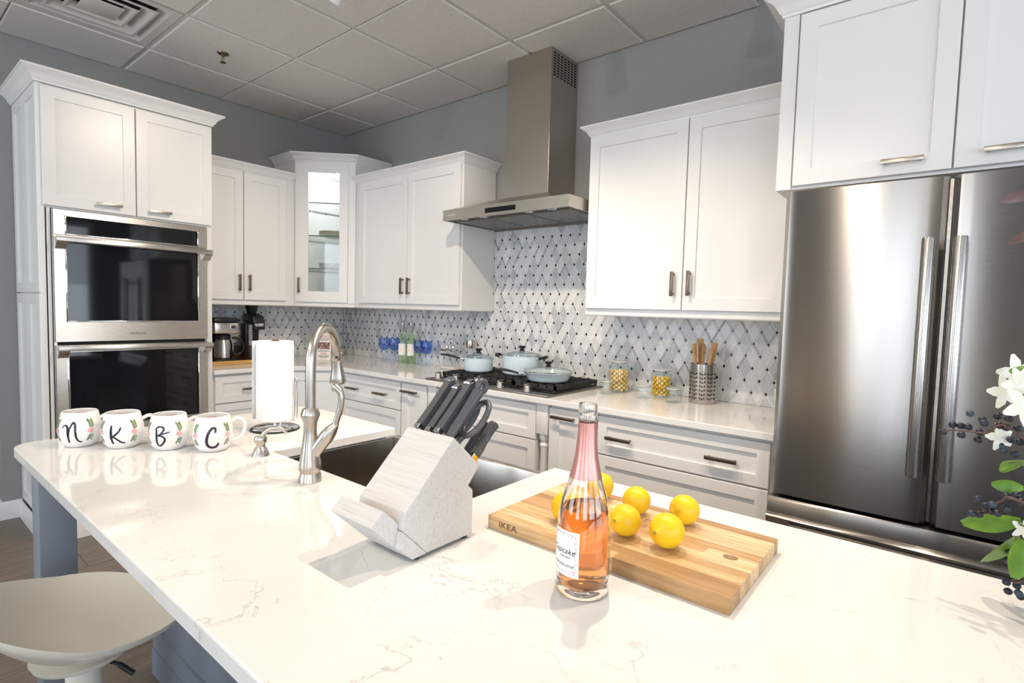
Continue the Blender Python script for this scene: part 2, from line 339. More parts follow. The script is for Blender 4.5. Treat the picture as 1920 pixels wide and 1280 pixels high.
for F, wins in ((FE, EAST), (FS, SOUTH)):
    for w0, w1 in wins:
        wn += 1
        mb = MB()
        for a0, a1, b0, b1 in ((w0 - .06, w0, WZ0 - .06, WZ1 + .06), (w1, w1 + .06, WZ0 - .06, WZ1 + .06), (w0, w1, WZ0 - .06, WZ0), (w0, w1, WZ1, WZ1 + .06), ((w0 + w1) / 2 - .02, (w0 + w1) / 2 + .02, WZ0, WZ1)):
            fbox(mb, F, a0, a1, b0, b1, -.05, .02, .003)
        wo = struct(mb.build('window_%d' % wn, trimm)); 
        p = MB(); fbox(p, F, w0, w1, WZ0, WZ1, -.045, -.041); p.build('pane', pane, wo, smooth=0)
        if F is FE:
            k = 0; z = WZ1 - .03
            sl = MB(); fbox(sl, F, w0 + .01, w1 - .01, WZ1 - .03, WZ1 + .0, .022, .06); sl.build('blind_rail', blind_m, wo)
            while z > WZ0 + .8:
                s = MB(); t = math.radians(28); d = .02
                p4 = [(-d, -.0006), (d, -.0006), (d, .0006), (-d, .0006)]
                s.prism([(c * math.cos(t) - b * math.sin(t), c * math.sin(t) + b * math.cos(t)) for c, b in p4], lambda c, b, a: F(a, z + b, .042 + c), w0 + .01, w1 - .01)
                s.build('blind_slat', blind_m, wo, smooth=0); z -= .045
# baseboard on the left wall end, trim at hall
bbp = [(0, 0), (.014, 0), (.014, .085), (.010, .10), (.004, .108), (0, .108)]
mb = MB().sweep(bbp, [(.0, -2.236), (0, -2.325), (-.12, -2.325)][::-1]); bb = mb.build('baseboard_left', trimm); struct(bb)
# ceiling
ce = struct(MB().box(-1.47, WX + .15, WY - .15, .12, H + .03, H + .1).build('ceiling', gridm, smooth=0))
gm = MB(); xl = []; v = X0T - .61 * 3
while v < WX: xl.append(v); v += .61
yl = []; v = Y0T
while v > WY: yl.append(v); v -= 1.22
for x in xl:
    if x > -1.35: gm.box(x - .012, x + .012, WY, 0, H, H + .03)
for y in yl: gm.box(-1.35, WX, y - .012, y + .012, H + .0005, H + .03)
gm.box(X0T, X0T + .61, Y0T - 1.22 - .61 - .012, Y0T - 1.22 - .61 + .012, H + .0007, H + .03)
gm.box(0, .02, -2.325, 0, H - .001, H + .03); gm.box(-.12, WX, -.02, 0, H - .0012, H + .03)
gm.build('ceiling_grid', gridm, ce, smooth=0)
def ctile_mesh(sx, sy, score):
    key = ('c', round(sx, 3), round(sy, 3), score)
    if key in plank_cache: return plank_cache[key]
    t = MB(); ys = [0, sy / 2, sy] if score else [0, sy]
    t.box(0, sx, 0, sy, .004, .018)
    for a, b in zip(ys, ys[1:]):
        i = .008; o = .003 if score else 0
        q0, q1 = a + (0 if a == 0 else o), b - (0 if b == sy else o)
        ring = lambda k, z: [(k, q0 + k, z), (sx - k, q0 + k, z), (sx - k, q1 - k, z), (k, q1 - k, z)]
        vs = ring(0, .004) + ring(0, -.002) + ring(i * .6, -.008)
        t.add(vs, [(0, 1, 5, 4), (1, 2, 6, 5), (2, 3, 7, 6), (3, 0, 4, 7), (4, 5, 9, 8), (5, 6, 10, 9), (6, 7, 11, 10), (7, 4, 8, 11), (8, 9, 10, 11)])
    me = bpy.data.meshes.new('ceiling_tile'); me.from_pydata(t.v, [], t.f); me.materials.append(ctile); plank_cache[key] = me; return me
xe = [-1.35] + [x for x in xl if x > -1.3] + [WX]; ye = [0] + yl + [WY]
if 0 not in xe: xe = sorted(xe + [0.0])
for a0, a1 in zip(xe, xe[1:]):
    for b1, b0 in zip(ye, ye[1:]):
        if a1 - a0 < .03 or b1 - b0 < .03: continue
        if a0 < -.01 and a1 < .01: pass
        parts = [(b0, b1, True)]
        if abs(a0 - X0T) < .01 and abs(b1 - (Y0T - 1.22)) < .01: parts = [(b0, b1 - .61, False)]
        for q0, q1, sc in parts:
            sc = sc and (q1 - q0) > 1.0
            o = link('ceiling_tile', ctile_mesh(a1 - a0 - .026, q1 - q0 - .026, sc), ce); o.location = (a0 + .013, q0 + .013, H)
# ceiling air vent
vx0, vy1 = X0T + .014, Y0T - 1.22 - .014; vs_ = .582; vc = (vx0 + vs_ / 2, vy1 - vs_ / 2)
vent = thing('ceiling_vent', 'square white ceiling air vent with nested louvres at upper left', 'air vent', (vc[0], vc[1], H))
def sqring(mb, r0, z0, r1, z1, th=.004):
    a = [(-r0, -r0, z0), (r0, -r0, z0), (r0, r0, z0), (-r0, r0, z0)]; b = [(-r1, -r1, z1), (r1, -r1, z1), (r1, r1, z1), (-r1, r1, z1)]
    vs = [(vc[0] + x, vc[1] + y, H + z) for x, y, z in a + b] + [(vc[0] + x, vc[1] + y, H + z + th) for x, y, z in a + b]
    fs = []
    for i in range(4):
        j = (i + 1) % 4; fs += [(i, j, 4 + j, 4 + i), (8 + i, 12 + i, 12 + j, 8 + j), (i, 8 + i, 8 + j, j), (4 + i, 4 + j, 12 + j, 12 + i)]
    mb.add(vs, fs)
mb = MB(); sqring(mb, .29, -.004, .25, -.004); sqring(mb, .25, -.004, .20, .03); mb.build('frame', ventm, vent, smooth=0)
for r0, r1, z0 in ((.205, .15, -.006), (.135, .085, -.004)):
    mb = MB(); sqring(mb, r0, z0, r0 - .012, z0 - .001); sqring(mb, r0 - .012, z0 - .001, r1, z0 + .032); mb.build('louvre', ventm, vent, smooth=0)
MB().box(vc[0] - .085, vc[0] + .085, vc[1] - .085, vc[1] + .085, H - .004, H + .002, .002).build('centre_panel', ventm, vent)
MB().box(vc[0] - .24, vc[0] + .24, vc[1] - .24, vc[1] + .24, H + .026, H + .0295).build('duct_opening', dark, vent, smooth=0)
# sprinkler
brass = mat('aged_brass', (.30, .22, .12), .35, 1.0); mp = coords(brass); n = noise(brass, mp, 60, 2); r = ramp(brass, [(0, (.22, .16, .09)), (1, (.36, .27, .16))]); lk(brass, n, 'Fac', r, 'Fac'); basecol(brass, r)
sp = thing('fire_sprinkler', 'small brass fire sprinkler head hanging from ceiling tile', 'sprinkler', (.804, -1.384, H - .008))
c = (.804, -1.384, H - .008)
MB().lathe([(0, 0), (.033, 0), (.030, -.006), (.014, -.009), (0, -.009)], c, 24).build('escutcheon', brass, sp)
mb = MB().lathe([(.009, -.008), (.009, -.022), (.005, -.024), (.003, -.03)], c, 12)
for s in (-1, 1): mb.tube([(c[0] + s * .008, c[1], c[2] - .02), (c[0] + s * .016, c[1], c[2] - .034), (c[0] + s * .012, c[1], c[2] - .048), (c[0], c[1], c[2] - .054)], .0028, 6)
mb.build('frame_arms', brass, sp)
MB().lathe([(0, -.054), (.017, -.055), (.018, -.057), (0, -.059)], c, 16).build('deflector', brass, sp)
# track and heads
tm = mat('track_white', (.75, .76, .77), .35); mp = coords(tm); bump(tm, noise(tm, mp, 60, 2), 'Fac', .03, .0004)
tr = tag(MB().box(2.12, 5.2, -1.515, -1.48, H - .032, H - .009, .002).build('light_track', tm, org=(3.66, -1.5, H - .03)), 'white lighting track bar fixed under the ceiling tiles', 'light track')
lens_m = mat('lamp_lens', (1, .9, .75), .3, emit=(1, .86, .68), estr=12.0)
SPOT = (1.0, .83, .66)
def track_head(x, aim, power, size, label, y=-1.497):
    top = Vector((x, y, H - .032)); piv = Vector((x, y, H - .13)); d = (Vector(aim) - piv).normalized()
    t = thing('track_spotlight', label, 'spotlight', top[:], group='spotlights on the ceiling track')
    MB().lathe([(.0, 0), (.017, 0), (.017, -.02), (.007, -.024), (.007, -.098), (0, -.1)], top, 14).build('stem', tm, t)
    R = Vector((0, 0, 1)).rotation_difference(d).to_matrix()
    MB().lathe([(.0, -.06), (.022, -.06), (.030, -.045), (.034, .02), (.047, .075), (.047, .085), (.043, .085), (.040, .07), (.030, .045), (0, .043)], piv, 28, R).build('housing', tm, t)
    MB().lathe([(0, .048), (.029, .048), (.029, .052), (0, .055)], piv, 24, R).build('lens', lens_m, t)
    l = bpy.data.lights.new('spot', 'SPOT'); l.energy = power; l.color = SPOT; l.spot_size = math.radians(size); l.spot_blend = .7; l.shadow_soft_size = .022
    lo = bpy.data.objects.new('spot', l); col.objects.link(lo); lo.parent = t
    q = piv + d * .09; lo.location = q - top; lo.rotation_mode = 'QUATERNION'; lo.rotation_quaternion = Vector((0, 0, -1)).rotation_difference(d)
track_head(2.22, (.75, -1.75, 1.1), 50, 115, 'white track spotlight nearest the oven, its tip showing at the top of the photo')
track_head(2.70, (1.7, -.75, .6), 62, 120, 'white track spotlight aimed at the cabinets left of the hood')
track_head(3.10, (3.1, -.75, .45), 70, 105, 'added white track spotlight brightening the counter right of the hood')  # added head, brightens the right counter and the drawers below
track_head(3.60, (3.45, -2.0, .89), 76, 115, 'white track spotlight aimed down at the bottle and the knife block')
track_head(4.30, (3.7, -1.8, .9), 54, 125, 'white track spotlight above the fridge end of the island')

tag(MB().box(1.6, 5.2, -4.018, -3.983, H - .032, H - .009, .002).build('light_track', tm, org=(3.4, -4.0, H - .03)), 'added second white lighting track bar, unseen, over the seating side of the island', 'light track')  # assumed rear track, out of view, added to carry two more spots
track_head(2.40, (2.70, -2.55, .5), 42, 110, 'added unseen white spotlight on the rear track, aimed at the bar stool', -4.0)  # added lamp, warms the stool seat under the overhang
track_head(3.70, (3.1, -.7, .6), 60, 110, 'added unseen white spotlight on the rear track, aimed across the island', -4.0)  # added lamp, frontal light that whitens the lower cabinet fronts
# ------------------------------------------------------------------ backsplash tiles
def clip(poly, x0, x1, z0, z1):
    for ax, lim, sgn in ((0, x0, 1), (0, x1, -1), (1, z0, 1), (1, z1, -1)):
        out = []
        for i in range(len(poly)):
            a, b = poly[i - 1], poly[i]; da = (a[ax] - lim) * sgn; db = (b[ax] - lim) * sgn
            if (da >= 0) != (db >= 0): t = da / (da - db); out.append((a[0] + (b[0] - a[0]) * t, a[1] + (b[1] - a[1]) * t))
            if db >= 0: out.append(b)
        poly = out
        if len(poly) < 3: return []
    return poly
def area(p): return abs(sum(p[i - 1][0] * p[i][1] - p[i][0] * p[i - 1][1] for i in range(len(p)))) / 2
DW, DH = .0697, .0615
TZ0, TZT, TZH = HC + .001, 1.345, 1.875
def backsplash(wall, F, s_org, s_rng, hood):
    S0, S1 = s_rng
    g = MB(); fbox(g, F, S0, S1, TZ0, TZT, 0, .004)
    if hood: fbox(g, F, hood[0], hood[1], TZT, TZH, 0, .004)
    g.build('backsplash_grout', grout, wall, smooth=0)
    tiles = []; strips = MB(); dots = MB()
    def bounds(s, z):
        if hood and z > TZT: return (hood[0], hood[1], TZT, TZH)
        return (S0, S1, TZ0, TZH if (hood and hood[0] < s < hood[1]) else TZT)
    def inside(s, z): b = bounds(s, z); return b[0] <= s <= b[1] and b[2] <= z <= b[3]
    def extr(mb, poly, h, inset=.0):
        n = len(poly); cx = sum(p[0] for p in poly) / n; cz = sum(p[1] for p in poly) / n
        top = [(cx + (p[0] - cx) * .965, cz + (p[1] - cz) * .965) for p in poly] if inset else poly
        mb.add([F(p[0], p[1], .003) for p in poly] + [F(p[0], p[1], h - inset) for p in poly] + [F(p[0], p[1], h) for p in top],
               [tuple(range(2 * n, 3 * n))] + [(i, (i + 1) % n, n + (i + 1) % n, n + i) for i in range(n)] + [(n + i, n + (i + 1) % n, 2 * n + (i + 1) % n, 2 * n + i) for i in range(n)])
    i0 = int((S0 - s_org) / (DW / 2)) - 3; i1 = int((S1 - s_org) / (DW / 2)) + 3
    el = math.hypot(DW / 2, DH); hs = .0042; kx = hs * el / DH * 1.0 + .0008; kz = hs * el / (DW / 2) * 1.0 + .0014
    for i in range(i0, i1):
        for j in range(-12, 14):
            s = s_org + i * DW / 2; z = 1.262 + j * DH
            if (i + j) % 2 == 0:         # lattice vertex: a black dot, and two strips going up from it
                d = clip([(s - .0062, z), (s, z - .0098), (s + .0062, z), (s, z + .0098)], *bounds(s, z))
                if inside(s, z) and len(d) > 2: extr(dots, d, .0072)
                for sg in (-1, 1):
                    ux, uz = sg * DW / 2 / el, DH / el; px, pz = -uz, ux
                    a, b = .0115, el - .0115; w2 = .0030
                    q = [(s + ux * a + px * w2, z + uz * a + pz * w2), (s + ux * a - px * w2, z + uz * a - pz * w2), (s + ux * b - px * w2, z + uz * b - pz * w2), (s + ux * b + px * w2, z + uz * b + pz * w2)]
                    ms, mz = s + ux * el / 2, z + uz * el / 2
                    q = clip(q, *bounds(ms, mz))
                    if len(q) > 2 and inside(ms, mz): extr(strips, q, .0062)
            else:                        # rhombus centre
                poly = [(s - DW / 2 + kx, z), (s, z - DH + kz), (s + DW / 2 - kx, z), (s, z + DH - kz)]
                bz = bounds(s, z); q = clip(poly, *bz)
                if len(q) < 3 or area(q) < 4e-5: continue
                full = area(q) > .999 * area(poly)
                dd = (Vector(F(s, z, 0)) - cam.location).length
                tiles.append((dd, s, z, q, full))
    strips.build('backsplash_strips', strip_m, wall, smooth=0, kind='stuff'); dots.build('backsplash_dots', dot_m, wall, smooth=0, kind='stuff')
    tiles.sort(key=lambda t: t[0]); rest = MB(); me = None
    for k, (dd, s, z, q, full) in enumerate(tiles):
        if k >= 298: extr(rest, q, .0068, .001); continue
        if full:
            if me is None:
                t = MB(); base = [(p[0] - s, p[1] - z) for p in q]; Fl = Fr((0, 0, 0), F.u, F.n); n = 4
                top = [(p[0] * .965, p[1] * .965) for p in base]
                t.add([Fl(p[0], p[1], .003) for p in base] + [Fl(p[0], p[1], .0058) for p in base] + [Fl(p[0], p[1], .0068) for p in top],
                      [tuple(range(2 * n, 3 * n))] + [(i, (i + 1) % n, n + (i + 1) % n, n + i) for i in range(n)] + [(n + i, n + (i + 1) % n, 2 * n + (i + 1) % n, 2 * n + i) for i in range(n)])
                me = bpy.data.meshes.new('backsplash_tile'); me.from_pydata(t.v, [], t.f); me.materials.append(tile_m)
            o = link('backsplash_tile', me, wall); o.location = F(s, z, 0)
        else:
            t = MB(); extr(t, q, .0068, .001); org = F(s, z, 0)
            mm = bpy.data.meshes.new('backsplash_tile'); mm.from_pydata([tuple(Vector(v) - Vector(org)) for v in t.v], [], t.f); mm.materials.append(tile_m)
            o = link('backsplash_tile', mm, wall); o.location = org
    if rest.v: rest.build('backsplash_tiles_far', tile_i, wall, smooth=0, kind='stuff')
FB = Fr((0, 0, 0), (1, 0, 0), (0, -1, 0)); FL = Fr((0, 0, 0), (0, 1, 0), (1, 0, 0))
backsplash(wall_back, FB, 2.708, (.0075, 3.86), (1.835, 2.785))
backsplash(wall_left, FL, -1.112, (-1.375, -.0075), None)

# ================================================================== CABINETS
CROWN = [(0, 0), (.006, 0), (.008, .008), (.014, .012), (.020, .024), (.032, .040), (.046, .048), (.050, .052), (.054, .052), (.054, .062), (0, .062)]
def crown_prof(z, k=1.0): return [(o * k, z + h * k) for o, h in CROWN]
def door(root, F, a0, a1, b0, b1, c, hp=None, fr=.057, hm=None, name='door'):
    d = shaker(F, a0, a1, b0, b1, c, .02, fr).build(name, white, root, smooth=20)
    for h in (hp or []): pull(F, h[0], h[1], h[2], h[3], c).build('handle', hm or bronze, d)
    return d
DOORC = .022
# ---- oven tower
OY0, OY1, OX = -2.236, -1.38, .61
ov = thing('oven_cabinet', 'tall white shaker cabinet tower holding the double wall oven', 'cabinet', (.3, -1.81, 0))
FO = Fr((OX, 0, 0), (0, 1, 0), (1, 0, 0))
mb = MB(); mb.box(.002, OX - .0, OY0 + .018, OY0 + .036, .1, 2.45); mb.box(.002, OX, OY1 - .02, OY1, .0, 2.45); mb.box(.002, .02, OY0 + .036, OY1 - .02, .1, 2.45)
mb.box(.02, OX - .0, OY0 + .036, OY1 - .02, 1.815, 2.45); mb.box(.02, OX, OY0 + .036, OY1 - .02, .1, .50)
mb.box(OX - .02, OX, OY0 + .018, -2.184, .5, 1.815); mb.box(OX - .02, OX, -1.412, OY1 - .02, .5, 1.815); mb.box(.002, OX - .03, OY0 + .03, OY1 - .02, 0, .1)
mb.build('carcass', white, ov, smooth=0)
FSd = Fr((0, OY0 + .018, 0), (1, 0, 0), (0, -1, 0))
for b0, b1 in ((.115, 1.36), (1.366, 2.45)):
    mb = MB(); o = shaker(FSd, .004, .305, b0, b1, .018, .018, .055); mb.add(o.v, o.f); o = shaker(FSd, .305, OX + .005, b0, b1, .018, .018, .055); mb.add(o.v, o.f)
    mb.build('side_panel', white, ov, smooth=20)
MB().box(OX - .001, OX + .006, OY0 + .005, OY0 + .03, .1, 2.45, .002).build('corner_stile', white, ov)
door(ov, FO, -2.214, -1.800, 1.825, 2.437, DOORC, [(-1.931, 1.865, .118, True)], hm=pewter)
door(ov, FO, -1.794, -1.384, 1.825, 2.437, DOORC, [(-1.681, 1.862, .118, True)], hm=pewter)
door(ov, FO, -2.19, -1.40, .125, .485, DOORC, [(-1.8, .42, .16, True)], name='drawer_front')
MB().sweep(crown_prof(2.45, 1.1), [(.004, OY0), (OX + .012, OY0), (OX + .012, OY1), (.004, OY1)]).build('crown_moulding', white, ov)
MB().sweep([(0, 0), (.016, 0), (.016, .07), (.009, .09), (0, .095)], [(.016, OY0), (OX + .004, OY0), (OX + .004, OY1)]).build('base_moulding', white, ov)
# ---- upper cabinets
def upper(name, label, F, a0, a1, depth, b0, b1, doors, crown_path, rail_path, extra=None, loc=(0, 0, 0), k=.9):
    t = thing(name, label, 'cabinet', loc)
    mb = MB(); fbox(mb, F, a0, a1, b0, b1, 0.0095, depth); mb.build('carcass', white, t, smooth=0)
    for d in doors: door(t, F, d[0], d[1], b0 + .012, b1 - .006, depth + DOORC, d[2])
    MB().sweep(crown_prof(b1, k), crown_path).build('crown_moulding', white, t)
    MB().sweep([(-.018, -.0), (.004, 0), (.004, -.022), (-.002, -.028), (-.018, -.028)], [(x, y, ) for x, y in rail_path]).build('light_rail', white, t).location.z += b0
    return t
UZ0, UZ1, UD = 1.348, 2.283, .325
DA = .655                                    # legs of the diagonal corner cabinet
# left wall upper cabinet (two doors)
upper('wall_cabinet', 'white two-door wall cabinet between the oven tower and the glass corner cabinet', FL, -1.378, -DA - .002, UD, UZ0, UZ1,
      [(-1.376, -1.058, [(-1.093, 1.483, .118, False)]), (-1.052, -.735, [(-1.022, 1.483, .118, False)])],
      [(UD, -1.378), (UD, -DA - .004)], [(UD, -1.378), (UD, -DA - .004)], loc=(.16, -1.02, UZ0))
# hood-left upper
t = upper('wall_cabinet', 'white two-door wall cabinet between the glass corner cabinet and the steel hood', FB, DA + .002, 1.838, UD, UZ0, UZ1,
      [(.735, 1.300, [(1.268, 1.487, .118, False)]), (1.306, 1.825, [(1.342, 1.487, .118, False)])],
      [(DA + .004, -UD), (1.838, -UD), (1.838, -.004)], [(DA + .004, -UD), (1.838, -UD), (1.838, -.012)], loc=(1.25, -.16, UZ0))
# hood-right upper
t = upper('wall_cabinet', 'wide white two-door wall cabinet between the hood and the fridge', FB, 2.792, 3.795, UD, UZ0, UZ1 - .015,
      [(2.797, 3.330, [(3.290, 1.485, .118, False)]), (3.335, 3.79, [(3.370, 1.487, .118, False)])],
      [(2.792, -.004), (2.792, -UD), (3.795, -UD)], [(2.792, -.012), (2.792, -UD), (3.795, -UD)], loc=(3.29, -.16, UZ0))
# ---- diagonal glass cabinet
dg = thing('corner_cabinet', 'white diagonal corner wall cabinet with a glass door and lit inside', 'cabinet', (.25, -.25, UZ0))
DZ1 = 2.447
s2 = 2 ** .5
FD = Fr((UD, -DA, 0), (1, 1, 0), (1, -1, 0)); DL = (DA - UD) * s2
poly_out = [(.0095, -.0095), (.0095, -DA), (UD, -DA), (DA, -UD), (DA, -.0095)]
mb = MB()
fz = lambda x, y, z: (x, y, z)
mb.prism(poly_out, fz, UZ0, UZ0 + .018); mb.prism(poly_out, fz, DZ1 - .018, DZ1)
for (x0, x1, y0, y1) in ((.0095, .022, -DA, -.0095), (.022, DA, -.022, -.0095), (.022, UD, -DA, -DA + .016), (DA - .016, DA, -UD, -.022)): mb.box(x0, x1, y0, y1, UZ0 + .018, DZ1 - .018)
fbox(mb, FD, 0, .022, UZ0 + .018, DZ1 - .018, -.02, 0); fbox(mb, FD, DL - .022, DL, UZ0 + .018, DZ1 - .018, -.02, 0)
mb.build('carcass', white, dg, smooth=0)
mb = MB(); d0, d1, q0, q1 = .012, DL - .058, UZ0 + .01, DZ1 - .012; g0, g1, h0, h1 = .108, DL - .122, 1.442, 2.362
for a0, a1, b0, b1 in ((d0, g0, q0, q1), (g1, d1, q0, q1), (g0, g1, q0, h0), (g0, g1, h1, q1)): fbox(mb, FD, a0, a1, b0, b1, .002, .022)
dd = mb.build('door', white, dg, smooth=0)
mb = MB(); fbox(mb, FD, g0 - .006, g1 + .006, h0 - .006, h1 + .006, .008, .011); mb.build('door_glass', pane, dd, smooth=0)
pull(FD, .044, 1.487, .118, False, .022).build('handle', bronze, dd)
mb = MB(); fbox(mb, FD, DL - .056, DL - .002, UZ0 + .002, DZ1 - .002, .0005, .012); mb.build('filler_stile', white, dg, smooth=0)
shp = [(.03, -.03), (.03, -DA + .025), (UD - .012, -DA + .025), (DA - .025, -UD + .012), (DA - .025, -.03)]
SHZ = (2.132, 1.875, 1.618)
for z in SHZ:
    o = MB().prism(shp, fz, z, z + .008).build('glass_shelf', shelf_glass, dg, smooth=0); o.data.materials.append(shelf_edge)
    for p in o.data.polygons: p.material_index = 1 if abs(p.normal.z) < .5 else 0
mb = MB()
for z in SHZ:
    for x, y in ((.0265, -.2), (.0265, -.5), (.2, -.0265), (.5, -.0265)): mb.box(x - .004, x + .004, y - .004, y + .004, z - .006, z - .0005)
mb.build('shelf_pins', pewter, dg, smooth=0)
MB().sweep(crown_prof(DZ1, .95), [(.012, -DA), (UD, -DA), (DA, -UD), (DA, -.012)]).build('crown_moulding', white, dg)
MB().sweep([(-.018, UZ0), (.004, UZ0), (.004, UZ0 - .022), (-.002, UZ0 - .028), (-.018, UZ0 - .028)], [(UD, -DA + .002), (DA - .002, -UD)]).build('light_rail', white, dg)
puck_m = mat('puck_lamp', (1, 1, 1), .4, emit=(.93, .97, 1.0), estr=14.0)
pk = (.36, -.30, DZ1 - .018)
MB().lathe([(0, 0), (.034, 0), (.034, -.008), (.029, -.010), (.029, -.007), (0, -.007)], pk, 24).build('puck_light', trimm, dg)
MB().lathe([(0, -.0075), (.027, -.0075), (.025, -.010), (0, -.011)], pk, 24).build('puck_lens', puck_m, dg)
l = bpy.data.lights.new('puck', 'POINT'); l.energy = 6.0; l.color = (.93, .97, 1.0); l.shadow_soft_size = .025
lo = bpy.data.objects.new('puck', l); col.objects.link(lo); lo.parent = dg; lo.location = Vector(pk) + Vector((0, 0, -.035)) - Vector(ORG[dg.name])
# plates on the glass shelves
plate_t = mat('plate_stoneware', (.62, .60, .48), .3); mp = coords(plate_t); n = noise(plate_t, mp, 40, 3); r = ramp(plate_t, [(0, (.56, .54, .42)), (1, (.68, .66, .54))]); lk(plate_t, n, 'Fac', r, 'Fac'); basecol(plate_t, r)
plate_w = mat('plate_porcelain', (.78, .80, .82), .2); mp = coords(plate_w); bump(plate_w, noise(plate_w, mp, 30, 2), 'Fac', .03, .0004)
PPROF = [(0, 0), (.062, 0), (.066, .004), (.112, .014), (.122, .017), (.122, .0195), (.110, .0175), (.064, .0085), (0, .0065)]
words = ['bottom', 'second', 'third', 'top']
for z, mt_, nm, gp in ((SHZ[1] + .0085, plate_t, 'olive-rimmed', 'plates on the middle glass shelf'), (SHZ[2] + .0085, plate_w, 'white', 'plates on the lowest glass shelf')):
    for k in range(4):
        p = MB().lathe(PPROF, (.375, -.335, z + k * .0095), 36).build('plate', mt_, org=(.375, -.335, z + k * .0095))
        tag(p, '%s dinner plate, %s of its stack of four in the corner cabinet' % (nm, words[k]), 'plate', gp)
# ---- cabinet above fridge
fc = thing('wall_cabinet', 'deep white two-door cabinet above the steel fridge', 'cabinet', (4.31, -.33, 1.81))
mb = MB(); mb.box(3.802, 4.826, -.645, -.003, 1.812, 2.437); mb.build('carcass', white, fc, smooth=0)
FF = Fr((0, -.645, 0), (1, 0, 0), (0, -1, 0))
door(fc, FF, 3.858, 4.3135, 1.822, 2.431, DOORC, [(4.186, 1.862, .115, True)], hm=pewter); door(fc, FF, 4.3185, 4.775, 1.822, 2.431, DOORC, [(4.445, 1.862, .115, True)], hm=pewter)
for a0, a1 in ((3.802, 3.852), (4.78, 4.826)): mb = MB(); fbox(mb, FF, a0, a1, 1.812, 2.437, 0, .014); mb.build('face_stile', white, fc, smooth=0)
MB().sweep(crown_prof(2.437, 1.1), [(3.802, -.005), (3.802, -.659), (4.826, -.659), (4.826, -.005)]).build('crown_moulding', white, fc)
# ---- base cabinets
CT = HC - .03
def base(label, F, a0, a1, fronts, loc, depth=.6, name='base_cabinet'):
    t = thing(name, label, 'cabinet', loc)
    mb = MB(); fbox(mb, F, a0, a1, .1, CT - .001, .003, depth); fbox(mb, F, a0, a1, 0.001, .1, .003, depth - .075); mb.build('carcass', white, t, smooth=0)
    for kind, q0, q1, b0, b1, hs, fr in fronts: door(t, F, q0, q1, b0, b1, depth + DOORC, hs, fr, name=kind)
    return t
def stack(a0, a1, hx, h=True):
    f = []
    for b0, b1 in ((.668, .847), (.392, .660), (.115, .384)):
        zc = (b0 + b1) / 2
        f.append(('drawer_front', a0, a1, b0, b1, [(x, .7535 if b1 > .8 else zc, .128, True) for x in hx] if h else [], .047))
    return f
base('white three-drawer base cabinet under the coffee maker beside the oven tower', FL, -1.378, -.932, stack(-1.368, -.94, [-1.135]), (.3, -1.15, 0))
base('white three-drawer base cabinet under the blue glasses, left of the narrow pull-out', FB, .932, 1.597, stack(.94, 1.592, [1.072, 1.392]), (1.26, -.3, 0))
base('narrow white pull-out cabinet left of the cooktop', FB, 1.600, 1.847, [('pull_out_front', 1.604, 1.843, .115, .847, [(1.692, .800, .143, True)], .06)], (1.72, -.3, 0))
ck = base('white drawer cabinet with turned corner posts under the gas cooktop', FB, 1.85, 2.768, stack(1.935, 2.688, [], False), (2.31, -.3, 0), .555)
for xx in (1.893, 2.729):
    MB().box(xx - .037, xx + .037, -.622, -.556, .70, CT - .002, .002).build('post_block', white, ck)
    MB().lathe([(.0, .12), (.030, .12), (.030, .15), (.022, .16), (.028, .18), (.020, .2), (.025, .4), (.021, .62), (.027, .64), (.020, .655), (.030, .675), (.030, .6995), (0, .6995)], (xx, -.588, 0), 20).build('turned_post', white, ck)
    MB().box(xx - .037, xx + .037, -.622, -.556, .001, .1195, .002).build('post_foot', white, ck)
# bring the cooktop drawers forward to the common front plane
for ch in list(ck.children):
    if ch.name.startswith('drawer_front'): ch.location.y -= .045
mb = MB().box(1.935, 2.688, -.6, -.556, .1, CT - .002); mb.build('drawer_box', white, ck, smooth=0)
base('narrow white pull-out cabinet right of the cooktop', FB, 2.771, 3.052, [('pull_out_front', 2.776, 3.046, .115, .847, [(2.868, .807, .135, True)], .06)], (2.91, -.3, 0))
base('wide white three-drawer base cabinet next to the fridge', FB, 3.055, 3.845, stack(3.06, 3.825, [3.178, 3.645]), (3.45, -.3, 0))
cb = thing('corner_base_cabinet', 'white diagonal corner base cabinet with one door under the flyer', 'cabinet', (.35, -.35, 0))
pc = [(.003, -.003), (.003, -.929), (.6, -.929), (.929, -.6), (.929, -.003)]
MB().prism(pc, fz, .1, CT - .001).prism([(.003, -.003), (.003, -.929), (.525, -.929), (.929, -.525), (.929, -.003)], fz, .001, .1).build('carcass', white, cb, smooth=0)
FD2 = Fr((.6, -.929, 0), (1, 1, 0), (1, -1, 0)); L2 = .329 * s2
door(cb, FD2, .03, L2 - .03, .115, .847, DOORC, [(.07, .72, .118, False)])
# ---- perimeter countertop
cp = [(.0005, -.0005), (.0005, -1.3785), (.645, -1.3785), (.645, -.937), (.937, -.645), (3.848, -.645), (3.848, -.0005)]
tag(MB().prism(cp, fz, CT, HC).build('countertop', quartz, org=(1.5, -.3, CT), smooth=0, bev=.003), 'glossy white quartz countertop running along both walls under the backsplash', 'countertop')

